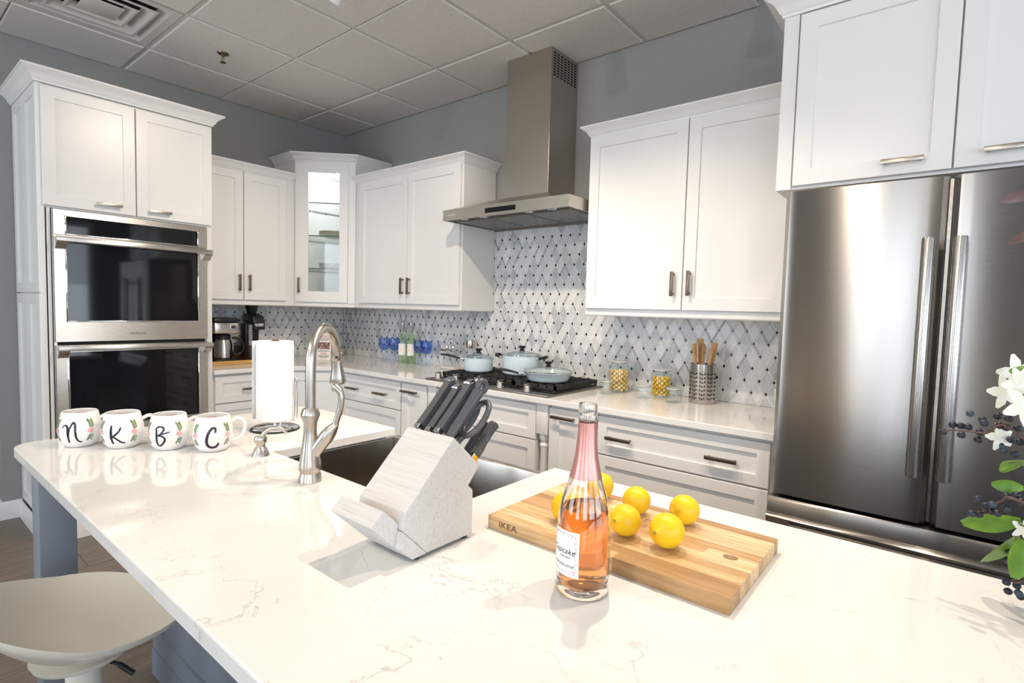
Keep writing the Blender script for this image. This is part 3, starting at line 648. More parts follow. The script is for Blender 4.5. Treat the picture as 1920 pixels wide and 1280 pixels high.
# ================================================================== APPLIANCES
# ---- double wall oven
wo = thing('wall_oven', 'stainless double wall oven with black glass doors built into the white tower', 'oven', (.35, -1.8, .505))
MB().box(.05, OX + .004, -2.18, -1.416, .505, 1.81).build('body', ss_h, wo, smooth=0)
cx = OX + .006
def oframe(z0, z1, w0, w1, nm):
    """stainless frame with a raised window cut-out, y -2.178..-1.42"""
    mb = MB(); y0, y1 = -2.178, -1.420; a0, a1 = -2.128, -1.472
    for q in ((y0, a0, z0, z1), (a1, y1, z0, z1), (a0, a1, z0, w0), (a0, a1, w1, z1)): mb.box(cx, cx + .028, q[0], q[1], q[2], q[3])
    f = mb.build(nm, ss_h, wo, smooth=0)
    MB().box(cx + .004, cx + .020, a0 + .0005, a1 - .0005, w0 + .0005, w1 - .0005).build('glass', blackglass, f, smooth=0)
    mb = MB()
    for q in ((a0 - .004, a0 + .006, w0 - .004, w1 + .004), (a1 - .006, a1 + .004, w0 - .004, w1 + .004), (a0, a1, w0 - .004, w0 + .004)): mb.box(cx + .0255, cx + .031, q[0], q[1], q[2], q[3], .0025)
    mb.build('window_bezel', chrome, f)
    return f
cpn = oframe(1.676, 1.808, 1.682, 1.776, 'control_panel')
d1 = oframe(1.103, 1.672, 1.214, 1.640, 'oven_door'); d2 = oframe(.515, 1.083, .62, 1.045, 'oven_door')
MB().box(cx - .001, cx + .012, -2.165, -1.43, 1.084, 1.102).build('door_gap', dark, wo, smooth=0)
def ohandle(z, par):
    mb = MB(); mb.box(cx + .058, cx + .078, -2.176, -1.403, z - .013, z + .013, .003)
    for a, b in ((-2.174, -2.128), (-1.451, -1.405)):
        s = 1 if a < -2 else -1; o0, o1 = (a, b) if s > 0 else (b, a)
        mb.prism([(cx + .0285, z - .052), (cx + .0285, z + .0), (cx + .07, z + .0), (cx + .077, z - .012), (cx + .070, z - .022)], lambda x, zz, y: (x, y, zz), min(o0, o1), max(o0, o1))
    mb.build('handle', ss_h, par, smooth=25)
ohandle(1.652, d1); ohandle(1.068, d2)
ink = mat('print_dark', (.03, .03, .035), .5); mp = coords(ink); bump(ink, noise(ink, mp, 60, 2), 'Fac', .03, .0003)
inkl = mat('print_light', (.8, .8, .8), .4); mp = coords(inkl); bump(inkl, noise(inkl, mp, 60, 2), 'Fac', .03, .0003)
text_mb('SAMSUNG', .0175, lambda x, y: (cx + .0285, -1.80 + x, 1.143 + y)).build('logo', ink, d1, smooth=0)
rackm = mat('oven_rack', (.55, .45, .3), .25, 1.0); mp = coords(rackm); bump(rackm, noise(rackm, mp, 40, 2), 'Fac', .02, .0003)
# ---- fridge
FX0, FX1, FY = 3.866, 4.776, -.795
fr = thing('fridge', 'stainless French-door fridge with long vertical bar handles', 'fridge', (4.32, -.4, 0))
MB().box(FX0 + .004, FX1 - .004, -.700, -.03, .03, 1.765, .004).build('body', ss_v, fr)
MB().box(FX0 + .02, FX1 - .02, -.709, -.69, .705, .72).build('gap', dark, fr, smooth=0)
def fdoor(x0, x1, edge):
    n = 28; pts = []
    for i in range(n + 1):
        t = i / n; xx = x0 + (x1 - x0) * t; dy = 0.0
        for e, rr in ((t * (x1 - x0), .022), ((1 - t) * (x1 - x0), .022)):
            if e < rr: dy = max(dy, rr - math.sqrt(max(0, rr * rr - (rr - e) ** 2)))
        bow = .003 * (1 - (2 * t - 1) ** 2)
        pts.append((xx, FY + .010 - bow + dy))
    return [(x1, -.702)] + pts[::-1] + [(x0, -.702)]
for x0, x1, sg in ((FX0, 4.3155, 1), (4.3245, FX1, -1)):
    d = MB().prism(fdoor(x0, x1, sg), lambda a, b, z: (a, b, z), .712, 1.776).build('door', ss_fr, fr, smooth=30, bev=0)
    hx = 4.276 if sg > 0 else 4.349
    MB().lathe([(0, .872), (.0155, .872), (.017, .876), (.017, 1.582), (.0155, 1.586), (0, 1.586)], (hx, FY - .062, 0), 20).build('handle', ss_v, d)
    mb = MB()
    for zz in (.93, 1.53): mb.tube([(hx, FY + .012, zz), (hx, FY - .062, zz)], .009, 10)
    mb.build('handle_post', ss_v, d)
dz1 = .700
dpoly = [(-.702, .075), (FY + .004, .075), (FY - .002, .10), (FY - .004, .50), (FY - .006, .60), (FY - .018, .622), (FY - .022, .634), (FY - .014, .642), (FY - .004, .645), (FY - .001, .69), (FY + .004, dz1), (-.702, dz1)]
dr = MB().prism(dpoly, lambda y, z, x: (x, y, z), FX0, FX1).build('freezer_drawer', ss_fr, fr, smooth=35)
mb = MB().prism([(FY - .004, .575), (FY - .03, .585), (FY - .038, .60), (FY - .034, .613), (FY - .02, .62), (FY - .004, .61)], lambda y, z, x: (x, y, z), FX0 + .075, FX1 - .075); mb.build('handle', ss_fr, dr, smooth=40)
mb = MB().box(4.3157, 4.3243, -.765, -.702, .72, 1.77); mb.build('centre_mullion', pewter, fr, smooth=0)
MB().box(FX0 + .01, FX1 - .01, -.74, -.72, .004, .074).build('base_grille', dark, fr, smooth=0)
# ---- hood
hd = thing('range_hood', 'stainless chimney range hood mounted over the gas cooktop', 'range hood', (2.31, -.25, 1.88))
HX0, HX1, HY, HZ0, HZ1 = 1.845, 2.779, -.512, 1.881, 1.944
CX0, CX1, CY = 2.150, 2.478, -.282
mb = MB()
b = [(HX0, HY), (HX1, HY), (HX1, -.004), (HX0, -.004)]; t_ = [(CX0 - .01, CY - .01), (CX1 + .01, CY - .01), (CX1 + .01, -.004), (CX0 - .01, -.004)]
vs = [(x, y, HZ0 + .012) for x, y in b] + [(x, y, HZ1) for x, y in b] + [(x, y, 2.025) for x, y in t_]
mb.add(vs, [(0, 1, 2, 3)] + [(i, (i + 1) % 4, 4 + (i + 1) % 4, 4 + i) for i in range(4)] + [(4 + i, 4 + (i + 1) % 4, 8 + (i + 1) % 4, 8 + i) for i in range(4)] + [(8, 9, 10, 11)])
can = mb.build('canopy', ss_hood, hd, smooth=0)
mb = MB()
for q in ((HX0, HX1, HY, HY + .012), (HX0, HX0 + .012, HY + .012, -.004), (HX1 - .012, HX1, HY + .012, -.004), (HX0 + .012, HX1 - .012, -.02, -.004)): mb.box(q[0], q[1], q[2], q[3], HZ0, HZ0 + .0122)
mb.build('rim', ss_hood, can, smooth=0)
fl = MB()
for k in range(3):
    a0 = HX0 + .03 + k * .292; a1 = a0 + .285; fm = MB().box(a0, a1, HY + .09, -.06, HZ0 + .004, HZ0 + .0118)
    yy = HY + .10
    while yy < -.075: fm.box(a0 + .008, a1 - .008, yy, yy + .007, HZ0 + .0005, HZ0 + .004); yy += .0135
    fm.build('baffle_filter', ss_v, can, smooth=0)
for xx in (1.98, 2.14, 2.48, 2.64):
    MB().lathe([(0, 0), (.026, 0), (.028, .004), (0, .006)], (xx, HY + .05, HZ0 + .004), 20).build('hood_lamp', chrome, can)
mb = MB().box(2.198, 2.426, HY - .0015, HY + .002, 1.897, 1.925); mb.build('touch_panel', blackglass, can, smooth=0)
text_mb('SAMSUNG', .0155, lambda x, y: (1.921 + x, HY - .0012, 1.910 + y)).build('logo', inkl, can, smooth=0)
chm = MB().box(CX0, CX1, CY, -.004, 2.0255, H - .0095).build('chimney', ss_hood, hd, smooth=0, bev=.0015)
mb = MB()
for i in range(7):
    for k in range(9):
        yy = -.262 + i * .036; zz = 2.70 + k * .0155; mb.box(CX1 - .001, CX1 + .0006, yy, yy + .024, zz, zz + .0085)
mb.build('vent_slots', dark, chm, smooth=0, kind='stuff')
# ---- cooktop
ss_dark = steel('cooktop_steel', (.30, .27, .25), .32, (1, 70, 1), .4, .06)
KX0, KX1, KY0, KY1 = 1.832, 2.766, -.625, -.06
kt = thing('gas_cooktop', 'five-burner gas cooktop with black iron grates set in the counter', 'cooktop', (2.3, -.34, HC))
MB().box(KX0, KX1, KY0, KY1, HC + .0005, HC + .011, .003).build('steel_plate', ss_dark, kt)
MB().box(KX0 + .03, KX1 - .03, KY0 + .12, KY1 - .02, HC + .0112, HC + .014).build('burner_pan', iron, kt, smooth=0)
kx = [1.886, 2.040, 2.215, 2.392, 2.585]
for x in kx:
    c = (x, -.565, HC + .0113)
    k = MB().lathe([(0, 0), (.026, 0), (.026, .004), (.020, .007), (.0195, .026), (.017, .029), (0, .029)], c, 24).build('knob', ss_h, kt)
    MB().box(x - .004, x + .004, -.587, -.543, HC + .038, HC + .050, .002).build('grip', ss_h, k)
for bx, by, br in ((2.0, -.42, .04), (2.0, -.2, .032), (2.3, -.31, .055), (2.6, -.42, .032), (2.6, -.2, .04)):
    MB().lathe([(0, 0), (br, 0), (br, .012), (br * .8, .014), (br * .8, .02), (0, .022)], (bx, by, HC + .0143), 20).build('burner', iron, kt)
GZ = HC + .05
for k in range(3):
    a0 = KX0 + .035 + k * .290; a1 = a0 + .284; mb = MB(); y0, y1 = KY0 + .115, KY1 - .012
    for q in ((a0, a0 + .012, y0, y1), (a1 - .012, a1, y0, y1), (a0, a1, y0, y0 + .012), (a0, a1, y1 - .012, y1)): mb.box(q[0], q[1], q[2], q[3], GZ - .026, GZ - .004)
    for f in (.2, .4, .6, .8): mb.box(a0 + (a1 - a0) * f - .004, a0 + (a1 - a0) * f + .004, y0, y1, GZ - .018, GZ)
    for f in (.18, .34, .5, .66, .82): mb.box(a0, a1, y0 + (y1 - y0) * f - .004, y0 + (y1 - y0) * f + .004, GZ - .018, GZ - .0005)
    for xx in (a0 + .002, a1 - .014):
        for yy in (y0 + .002, y1 - .014): mb.box(xx, xx + .012, yy, yy + .012, HC + .0143, GZ - .02)
    mb.build('grate', iron, kt, smooth=0)
# ---- island
ix0, ix1, iy0, iy1 = 2.148, 5.05, -2.572, -1.60
isl = thing('kitchen_island', 'grey-blue panelled kitchen island base with corner leg under the white quartz top', 'island', (3.6, -1.95, 0))
SX0, SX1, SY = 2.765, 3.482, -2.066
mb = MB(); by0, by1 = -2.20, -1.64
mb.box(2.205, SX0 - .004, by0, by1, .1, CT - .001); mb.box(SX1 + .004, 5.0, by0, by1, .1, CT - .001); mb.box(SX0 - .004, SX1 + .004, by0, -2.09, .1, CT - .001); mb.box(SX0 - .004, SX1 + .004, -2.09, by1, .1, .60); mb.box(2.205, 5.0, by0 + .0, by1 - .07, .001, .1)
mb.build('carcass', grey_isl, isl, smooth=0)
FI = Fr((0, by0, 0), (1, 0, 0), (0, -1, 0))
k = 2.21
while k < 4.9: shaker(FI, k, k + .69, .10, CT - .004, .0185, .018, .07).build('end_panel', grey_isl, isl, smooth=20); k += .695
FI2 = Fr((2.205, 0, 0), (0, 1, 0), (-1, 0, 0)); shaker(FI2, by0 - .015, by1, .1, CT - .004, .0185, .018, .07).build('end_panel', grey_isl, isl, smooth=20)
MB().sweep([(0, .001), (.014, .001), (.014, .08), (.006, .098), (0, .099)], [(2.186, by1), (2.186, by0 - .0185), (5.0, by0 - .0185)][::-1]).build('base_moulding', grey_isl, isl)
MB().box(2.205, 2.295, -2.535, -2.445, .001, CT - .001, .004).build('corner_leg', grey_isl, isl)
MB().box(4.85, 4.94, -2.535, -2.445, .001, CT - .001, .004).build('corner_leg', grey_isl, isl)
# island far-side fronts
FIF = Fr((0, by1, 0), (1, 0, 0), (0, 1, 0))
for a0, a1 in ((2.23, 2.755), (3.495, 4.0), (4.005, 4.5), (4.505, 4.99)): 
    d = shaker(FIF, a0, a1, .11, CT - .01, .0205, .02, .057).build('door', grey_isl, isl, smooth=20); pull(FIF, a1 - .05, .72, .118, False, .0205).build('handle', bronze, d)
def arc(cx_, cy_, r_, a0, a1, n=8): return [(cx_ + r_ * math.cos(math.radians(a0 + (a1 - a0) * i / n)), cy_ + r_ * math.sin(math.radians(a0 + (a1 - a0) * i / n))) for i in range(n + 1)]
ip = arc(ix0 + .06, iy0 + .06, .06, 180, 270) + [(ix1, iy0), (ix1, iy1), (SX1, iy1), (SX1, SY), (SX0, SY), (SX0, iy1)] + arc(ix0 + .04, iy1 - .04, .04, 90, 180, 6)
tag(MB().prism(ip, fz, CT, HC).build('island_top', quartz, org=(3.6, -2.1, CT), smooth=0, bev=.003), 'large white quartz island top with faint grey veins and a sink cut-out', 'countertop')
# ---- sink
sk = thing('kitchen_sink', 'stainless apron-front double-bowl sink set into the island', 'sink', (3.12, -1.83, .64))
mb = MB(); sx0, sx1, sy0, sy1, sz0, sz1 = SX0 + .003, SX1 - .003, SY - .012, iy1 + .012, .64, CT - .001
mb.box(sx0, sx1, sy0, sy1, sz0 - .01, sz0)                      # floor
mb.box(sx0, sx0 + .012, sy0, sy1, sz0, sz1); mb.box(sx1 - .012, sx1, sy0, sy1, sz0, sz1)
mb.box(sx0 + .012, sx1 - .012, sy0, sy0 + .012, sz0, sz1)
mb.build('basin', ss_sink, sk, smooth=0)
MB().box(sx0 + .012, sx1 - .012, sy1 - .034, sy1, sz0 - .0, sz1 + .006, .004).build('apron', ss_h, sk)
MB().box(3.105, 3.125, sy0 + .012, sy1 - .034, sz0, sz1 - .055, .006).build('divider', ss_sink, sk)
for xx in (2.94, 3.30): MB().lathe([(0, 0), (.042, 0), (.045, .002), (.036, .003), (.03, .0015), (0, .001)], (xx, -1.83, sz0 + .0005), 24).build('drain', chrome, sk)

# ================================================================== THINGS ON THE ISLAND
def cyl_map(c, rfun, th0):
    """(s, z) on a surface of revolution: s = arc length from angle th0 (to the viewer's right), z = height"""
    def fn(s, z, off=.0004):
        r_ = rfun(z); a = th0 + s / max(r_, .01); return (c[0] + (r_ + off) * math.cos(a), c[1] + (r_ + off) * math.sin(a), c[2] + z)
    return fn
def stroke(mb, pts, wid, fn, th=.0005):
    """flat ribbon along pts (s, z) with widths wid, mapped by fn"""
    n = len(pts); vs = []
    for i, (s, z) in enumerate(pts):
        a = pts[max(i - 1, 0)]; b = pts[min(i + 1, n - 1)]; dx, dz = b[0] - a[0], b[1] - a[1]; L = math.hypot(dx, dz) or 1
        w_ = wid[i] if isinstance(wid, (list, tuple)) else wid; nx, nz = -dz / L * w_ / 2, dx / L * w_ / 2
        vs += [fn(s + nx, z + nz, th), fn(s - nx, z - nz, th)]
    mb.add(vs, [(2 * i, 2 * i + 1, 2 * i + 3, 2 * i + 2) for i in range(n - 1)])
def smooth_path(p, k=6):
    """Catmull-Rom"""
    out = []; n = len(p)
    for i in range(n - 1):
        a, b, c, d = p[max(i - 1, 0)], p[i], p[i + 1], p[min(i + 2, n - 1)]
        for j in range(k):
            t = j / k
            out.append(tuple(.5 * (2 * b[q] + (c[q] - a[q]) * t + (2 * a[q] - 5 * b[q] + 4 * c[q] - d[q]) * t * t + (3 * b[q] - a[q] - 3 * c[q] + d[q]) * t ** 3) for q in range(len(b))))
    return out + [tuple(p[-1])]
china = mat('mug_china', (.84, .83, .81), .10, coat=.3); mp = coords(china); bump(china, noise(china, mp, 20, 2), 'Fac', .02, .0005)
leafp = mat('print_green', (.14, .22, .09), .3); mp = coords(leafp); n = noise(leafp, mp, 120, 2); r = ramp(leafp, [(.3, (.09, .16, .06)), (.7, (.28, .36, .18))]); lk(leafp, n, 'Fac', r, 'Fac'); basecol(leafp, r)
rosep = mat('print_pink', (.85, .36, .38), .3); mp = coords(rosep); n = noise(rosep, mp, 160, 3); r = ramp(rosep, [(.3, (.75, .22, .26)), (.7, (.92, .58, .56))]); lk(rosep, n, 'Fac', r, 'Fac'); basecol(rosep, r)
inkm = mat('print_black', (.012, .012, .025), .25); mp = coords(inkm); bump(inkm, noise(inkm, mp, 60, 2), 'Fac', .02, .0003)
MUGP = [(.030, 0), (.034, .001), (.043, .014), (.0485, .032), (.0495, .045), (.0475, .062), (.0435, .080), (.0405, .093)]
def mug_r(z):
    for (r0, z0), (r1, z1) in zip(MUGP, MUGP[1:]):
        if z <= z1: return r0 + (r1 - r0) * max(0, z - z0) / (z1 - z0)
    return MUGP[-1][0]
GLYPH = {
 'N': [([(-.021, .056), (-.017, .062), (-.012, .063), (-.008, .058), (-.007, .040), (-.006, .020), (-.005, .016)], 1), ([(-.006, .030), (-.004, .050), (.002, .066), (.006, .070), (.009, .064), (.010, .045), (.012, .026), (.017, .018), (.022, .017)], 1)],
 'K': [([(-.009, .066), (-.010, .050), (-.009, .030), (-.006, .016)], 1.2), ([(.012, .061), (.008, .050), (-.004, .038), (-.013, .034)], 1), ([(-.010, .035), (-.002, .034), (.006, .026), (.014, .019), (.021, .018)], .9)],
 'B': [([(-.011, .064), (-.010, .045), (-.010, .025), (-.007, .016)], 1.1), ([(-.014, .060), (-.006, .067), (.005, .066), (.007, .058), (-.001, .048), (-.009, .043)], .9), ([(-.009, .043), (.004, .048), (.016, .052), (.022, .053)], .7), ([(-.006, .044), (.004, .042), (.010, .034), (.004, .022), (-.004, .016), (-.009, .020)], 1)],
 'C': [([(.011, .055), (.012, .064), (.008, .068), (.001, .064), (-.006, .050), (-.009, .034), (-.007, .022), (.000, .016), (.010, .016), (.017, .022), (.018, .027)], 1.4)]}
def mug(letter, loc, th_letter, label):
    t = thing('mug', label, 'mug', (loc[0], loc[1], HC + .0005), group='letter mugs in a row on the island'); t.scale = (1.12, 1.12, 1.12)
    c = (loc[0], loc[1], HC + .0005)
    inner = [(r_ - .004, z) for r_, z in MUGP[::-1]]; inner[-1] = (.026, .005); inner[-2] = (.030, .006)
    prof = [(0, .0)] + MUGP + [(.0385, .0945)] + inner + [(0, .005)]
    MB().lathe(prof, c, 48).build('body', china, t, smooth=50)
    fn = cyl_map(c, mug_r, th_letter)
    mb = MB()
    for pts, wt in GLYPH[letter]:
        p = smooth_path(pts, 6); n = len(p); stroke(mb, p, [(.0032 + .0016 * math.sin(math.pi * i / (n - 1))) * wt for i in range(n)], fn, .0006)
    mb.build('letter', inkm, t, smooth=0)
    for side in (1, -1):
        s0 = .036 * side if side > 0 else -.034
        gl = MB(); rs = MB()
        stem = smooth_path([(s0 + .000 * side, .074), (s0 + .006 * side, .064), (s0 + .010 * side, .050), (s0 + .008 * side, .036), (s0 + .000 * side, .022)], 6)
        stroke(gl, stem, .0008, fn, .0005)
        for i in range(2, len(stem) - 1, 2):
            s, z = stem[i]
            if abs(z - .047) < .007: continue
            for q in (-1, 1):
                up_ = 1 if z > .047 else -1
                stroke(gl, [(s, z), (s + q * .0036, z + up_ * .0030), (s + q * .0054, z + up_ * .0072)], [.001, .0046, .0005], fn, .0007)
        for k in range(7):
            a = k * 2.4; rr = .0014 * math.sqrt(k); cs, cz = s0 + .0075 * side + rr * math.cos(a) * 1.5, .046 + rr * math.sin(a) * 1.5
            stroke(rs, [(cs - .0042, cz), (cs, cz + .0006), (cs + .0042, cz)], [.002, .0078, .002], fn, .0008 + .00012 * k)
        gl.build('leaf_print', leafp, t, smooth=0); rs.build('rose_print', rosep, t, smooth=0)
    # print inside the far rim
    fi = cyl_map(c, lambda z: mug_r(z) - .0045, th_letter + math.radians(195)); mb = MB()
    for k in range(6): stroke(mb, [(-.012 + k * .004, .078), (-.010 + k * .004, .083), (-.008 + k * .004, .080)], [.001, .004, .001], fi, -.0006)
    mb.build('rose_print', rosep, t, smooth=0)
    ha = th_letter + math.radians(112); d = Vector((math.cos(ha), math.sin(ha), 0)); p0 = Vector(c)
    hp = [(.0445, .072), (.060, .079), (.074, .072), (.080, .056), (.076, .038), (.064, .024), (.046, .019)]
    path = [p0 + d * a + Vector((0, 0, z)) for a, z in smooth_path(hp, 5)]
    MB().tube(path, .0052, 12, 1.35, up=(0, 0, 1)).build('handle', china, t, smooth=60)
va = lambda x, y: math.atan2(-2.866 - y, 4.343 - x)
for L, loc, off, nm in (('N', (2.292, -2.432), -24, 'leftmost mug of the row, white with a black script letter n and pink roses'), ('K', (2.395, -2.350), -20, 'white mug with a black script letter K, second from the left in the row'),
                        ('B', (2.512, -2.262), -24, 'white mug with a black script letter B, third from the left in the row'), ('C', (2.622, -2.180), -8, 'rightmost mug of the row, white with a black script letter C')):
    mug(L, loc, va(*loc) + math.radians(off), nm)
# ---- cutting board
woodb = mat('acacia_board', (.6, .4, .2), .42)
def wood(mt_, c0, c1, c2, scale, rnd):
    mp = coords(mt_, scale); n = nd(mt_, 'ShaderNodeTexNoise', noise_dimensions='4D'); n.inputs['Scale'].default_value = 3; n.inputs['Detail'].default_value = 5; n.inputs['Roughness'].default_value = .6; lk(mt_, mp, 'Vector', n, 'Vector')
    oi = N(mt_).new('ShaderNodeObjectInfo'); mm = nd(mt_, 'ShaderNodeMath', operation='MULTIPLY'); mm.inputs[1].default_value = 37; lk(mt_, oi, 'Random', mm, 0); lk(mt_, mm, 0, n, 'W')
    r = ramp(mt_, [(.3, c0), (.5, c1), (.72, c2)]); lk(mt_, n, 'Fac', r, 'Fac')
    r2 = ramp(mt_, [(0, (.55, .44, .34)), (.3, (.78, .68, .58)), (.55, (1.0, .98, .95)), (1, (1.12, 1.2, 1.3))]); lk(mt_, oi, 'Random', r2, 'Fac')
    mx = nd(mt_, 'ShaderNodeMixRGB'); mx.blend_type = 'MULTIPLY'; mx.inputs['Fac'].default_value = rnd; lk(mt_, r, 'Color', mx, 'Color1'); lk(mt_, r2, 'Color', mx, 'Color2'); basecol(mt_, mx); bump(mt_, n, 'Fac', .06, .0005)
wood(woodb, (.52, .33, .15), (.70, .49, .27), (.80, .62, .40), (3, 40, 40), .95)
BX0, BX1, BY0, BY1, BT = 3.625, 4.110, -2.046, -1.760, .026
cbd = thing('cutting_board', 'acacia wood cutting board of joined staves lying on the island under lemons', 'cutting board', ((BX0 + BX1) / 2, (BY0 + BY1) / 2, HC + .0008))
ny = 11; sw = (BY1 - BY0) / ny; zb = HC + .0008
random.seed(3)
for i in range(ny):
    y0 = BY0 + i * sw; cuts = sorted(random.uniform(.12, .40) for _ in range(random.choice((1, 1, 2)))); xs_ = [BX0] + [BX0 + c for c in cuts] + [BX1]
    for a, b in zip(xs_, xs_[1:]):
        hole = (a < 4.066 < b) and (y0 <= -1.905 < y0 + sw)
        mb = MB()
        if hole:
            hx, hy, hr = 4.066, y0 + sw / 2, .0105; pol = [(a, y0), (b, y0), (b, y0 + sw), (a, y0 + sw)]
            k = 24; ring = [(hx + hr * 1.25 * math.cos(2 * math.pi * q / k), hy + hr * math.sin(2 * math.pi * q / k)) for q in range(k)]
            # outer boundary sampled by angle, joined to the ring
            angs = sorted([2 * math.pi * q / k for q in range(k) if q % 6 != 0 or True] + [math.atan2(sy2 * (sw / 2), sx2) % (2 * math.pi) for sx2, sy2 in ((b - hx, 1), (a - hx, 1), (a - hx, -1), (b - hx, -1))]); k = len(angs)
            ring = [(hx + hr * 1.25 * math.cos(q), hy + hr * math.sin(q)) for q in angs]
            def outer(q):
                an = angs[q]; cx_, sy_ = math.cos(an), math.sin(an); tt = min(((b - hx) / cx_) if cx_ > 1e-6 else ((a - hx) / cx_ if cx_ < -1e-6 else 9), ((y0 + sw - hy) / sy_) if sy_ > 1e-6 else ((y0 - hy) / sy_ if sy_ < -1e-6 else 9)); return (hx + cx_ * tt, hy + sy_ * tt)
            out = [outer(q) for q in range(k)]
            vs = [(x, y, z) for z in (zb, zb + BT) for x, y in out] + [(x, y, z) for z in (zb, zb + BT) for x, y in ring]
            fs = []
            for q in range(k):
                p = (q + 1) % k
                fs += [(k + q, k + p, 3 * k + p, 3 * k + q), (p, q, 2 * k + q, 2 * k + p), (2 * k + q, 3 * k + q, 3 * k + p, 2 * k + p), (q, p, k + p, k + q)]
            mb.add(vs, fs)
            mb.build('stave', woodb, cbd, smooth=0)
        else:
            mb.box(a, b, y0, y0 + sw, zb, zb + BT); mb.build('stave', woodb, cbd, smooth=0)
burn = mat('burnt_brand', (.10, .05, .02), .7); mp = coords(burn); bump(burn, noise(burn, mp, 90, 2), 'Fac', .1, .0004)
text_mb('IKEA', .017, lambda x, y: (BX0 + .052 + x * 1.35, BY0 - .0005, zb + .013 + y)).build('brand_mark', burn, cbd, smooth=0)
# ---- lemons
lem_m = mat('lemon_skin', (.90, .62, .02), .36); mp = coords(lem_m); nz = noise(lem_m, mp, 140, 3); bump(lem_m, nz, 'Fac', .35, .0012); n2 = noise(lem_m, mp, 18, 2)
r = ramp(lem_m, [(.3, (.86, .50, .008)), (.7, (.92, .63, .02))]); lk(lem_m, n2, 'Fac', r, 'Fac'); basecol(lem_m, r)
nub_m = mat('lemon_nub', (.32, .26, .06), .6); mp = coords(nub_m); bump(nub_m, noise(nub_m, mp, 200, 2), 'Fac', .3, .0006)
LR = .0295
lp = [(0, -.0305)] + [(LR * math.sin(math.pi * k / 14) ** .96, -LR * math.cos(math.pi * k / 14)) for k in range(1, 14)] + [(.006, .0300), (.0045, .0318), (0, .0322)]
LEM = [((3.885, -1.949), (-.15, -.75, .15), 1.0, 'lemon beside the bottle on its right, with its tip turned to the viewer'), ((3.966, -1.945), (-.25, -.95, .1), 1.06, 'frontmost lemon on the board, nearest the viewer'),
       ((3.851, -1.833), (-.3, -.8, -.25), .98, 'lemon at the back of the board, behind the one beside the bottle'), ((3.948, -1.817), (-.45, -.7, -.1), 1.0, 'rightmost lemon, standing at the back of the board'),
       ((3.762, -1.968), (.3, .5, .4), .98, 'lemon half hidden behind the left side of the pink bottle'), ((3.748, -1.803), (.3, .6, .5), .98, 'lemon seen behind the neck of the pink bottle')]
for (lx, ly), ax, sc, lb in LEM:
    R = Vector((0, 0, 1)).rotation_difference(Vector(ax).normalized()).to_matrix() * sc
    zc = zb + BT + LR * sc + .0012
    t = thing('lemon', lb, 'lemon', (lx, ly, zb + BT + .0005), group='lemons on the cutting board')
    MB().lathe(lp, (lx, ly, zc), 28, R).build('fruit', lem_m, t, smooth=60)
    MB().lathe([(0, .0318), (.003, .0318), (.0026, .0335), (0, .0338)], (lx, ly, zc), 8, R).build('nub', nub_m, t)
# ---- rose bottle
bx, by = 3.902, -2.128; bz = HC + .0006
bt = thing('wine_bottle', 'clear bottle of pink rose wine with rose foil neck and white label on the island', 'bottle', (bx, by, bz))
clear = mat('bottle_glass', (1, .985, .97), .0, 0, .5, 1.0, 1.47); mp = coords(clear); n = noise(clear, mp, 3, 1); mr = nd(clear, 'ShaderNodeMapRange'); mr.inputs['To Max'].default_value = .01; lk(clear, n, 'Fac', mr, 'Value'); lk(clear, mr, 'Result', N(clear)['Principled BSDF'], 'Roughness')
BP = [(.038, 0), (.0425, .003), (.0435, .010), (.0415, .018), (.0425, .030), (.0432, .06), (.0432, .10), (.0415, .125), (.0365, .150), (.0295, .172), (.0225, .195), (.0175, .22), (.0148, .245), (.0138, .265), (.0138, .276), (.0152, .278), (.0158, .282), (.0152, .286), (.0142, .288), (.0150, .292), (.0152, .300), (.0145, .304)]
def bot_r(z, P=BP):
    for (r0, z0), (r1, z1) in zip(P, P[1:]):
        if z <= z1: return r0 + (r1 - r0) * max(0, z - z0) / (z1 - z0)
    return P[-1][0]
inner = [(max(r_ - .0028, .0085), z) for r_, z in BP if z > .02][::-1]
MB().lathe([(0, .006)] + [(.02, .004)] + BP + [(.0115, .304)] + inner + [(.039, .016), (.030, .013), (.012, .020), (0, .021)], (bx, by, bz), 56).build('glass', clear, bt, smooth=60)
wine = mat('rose_wine', (1.0, .42, .14), .0, 0, .5, 1.0, 1.34); mp = coords(wine); n = noise(wine, mp, 2, 1); r = ramp(wine, [(0, (1.0, .42, .10)), (1, (1.0, .46, .13))]); lk(wine, n, 'Fac', r, 'Fac'); basecol(wine, r)
LVL = .138
wl = [(r_ - .0031, z) for r_, z in BP if .02 < z < LVL] + [(bot_r(LVL) - .0031, LVL)]
MB().lathe([(0, .0215), (.012, .0205), (.030, .0135), (.0385, .0165)] + wl + [(0, LVL)], (bx, by, bz), 56).build('wine', wine, bt, smooth=60)
foil = mat('rose_foil', (.72, .34, .30), .34, .75); mp = coords(foil, (1, 1, .3)); nz = noise(foil, mp, 90, 3, .6); bump(foil, nz, 'Fac', .35, .0015)
fo = [(z, bot_r(z) + .0010) for z in (.186, .192, .205, .22, .235, .25, .262, .2745)]
MB().lathe([(r_, z) for z, r_ in fo] + [(r_ - .0008, z) for z, r_ in fo[::-1]] + [(fo[0][1], fo[0][0])], (bx, by, bz), 40).build('neck_foil', foil, bt, smooth=60)
tb = va(bx, by); labm = mat('label_paper', (.84, .83, .83), .5); mp = coords(labm); bump(labm, noise(labm, mp, 300, 2), 'Fac', .05, .0003)
th_l = tb + math.radians(-48); fnl = cyl_map((bx, by, bz), bot_r, th_l); lw, l0, l1 = .030, .036, .108
mb = MB(); na, nb = 24, 10
vs = [fnl(-lw + 2 * lw * i / na, l0 + (l1 - l0) * j / nb, .0004) for j in range(nb + 1) for i in range(na + 1)]
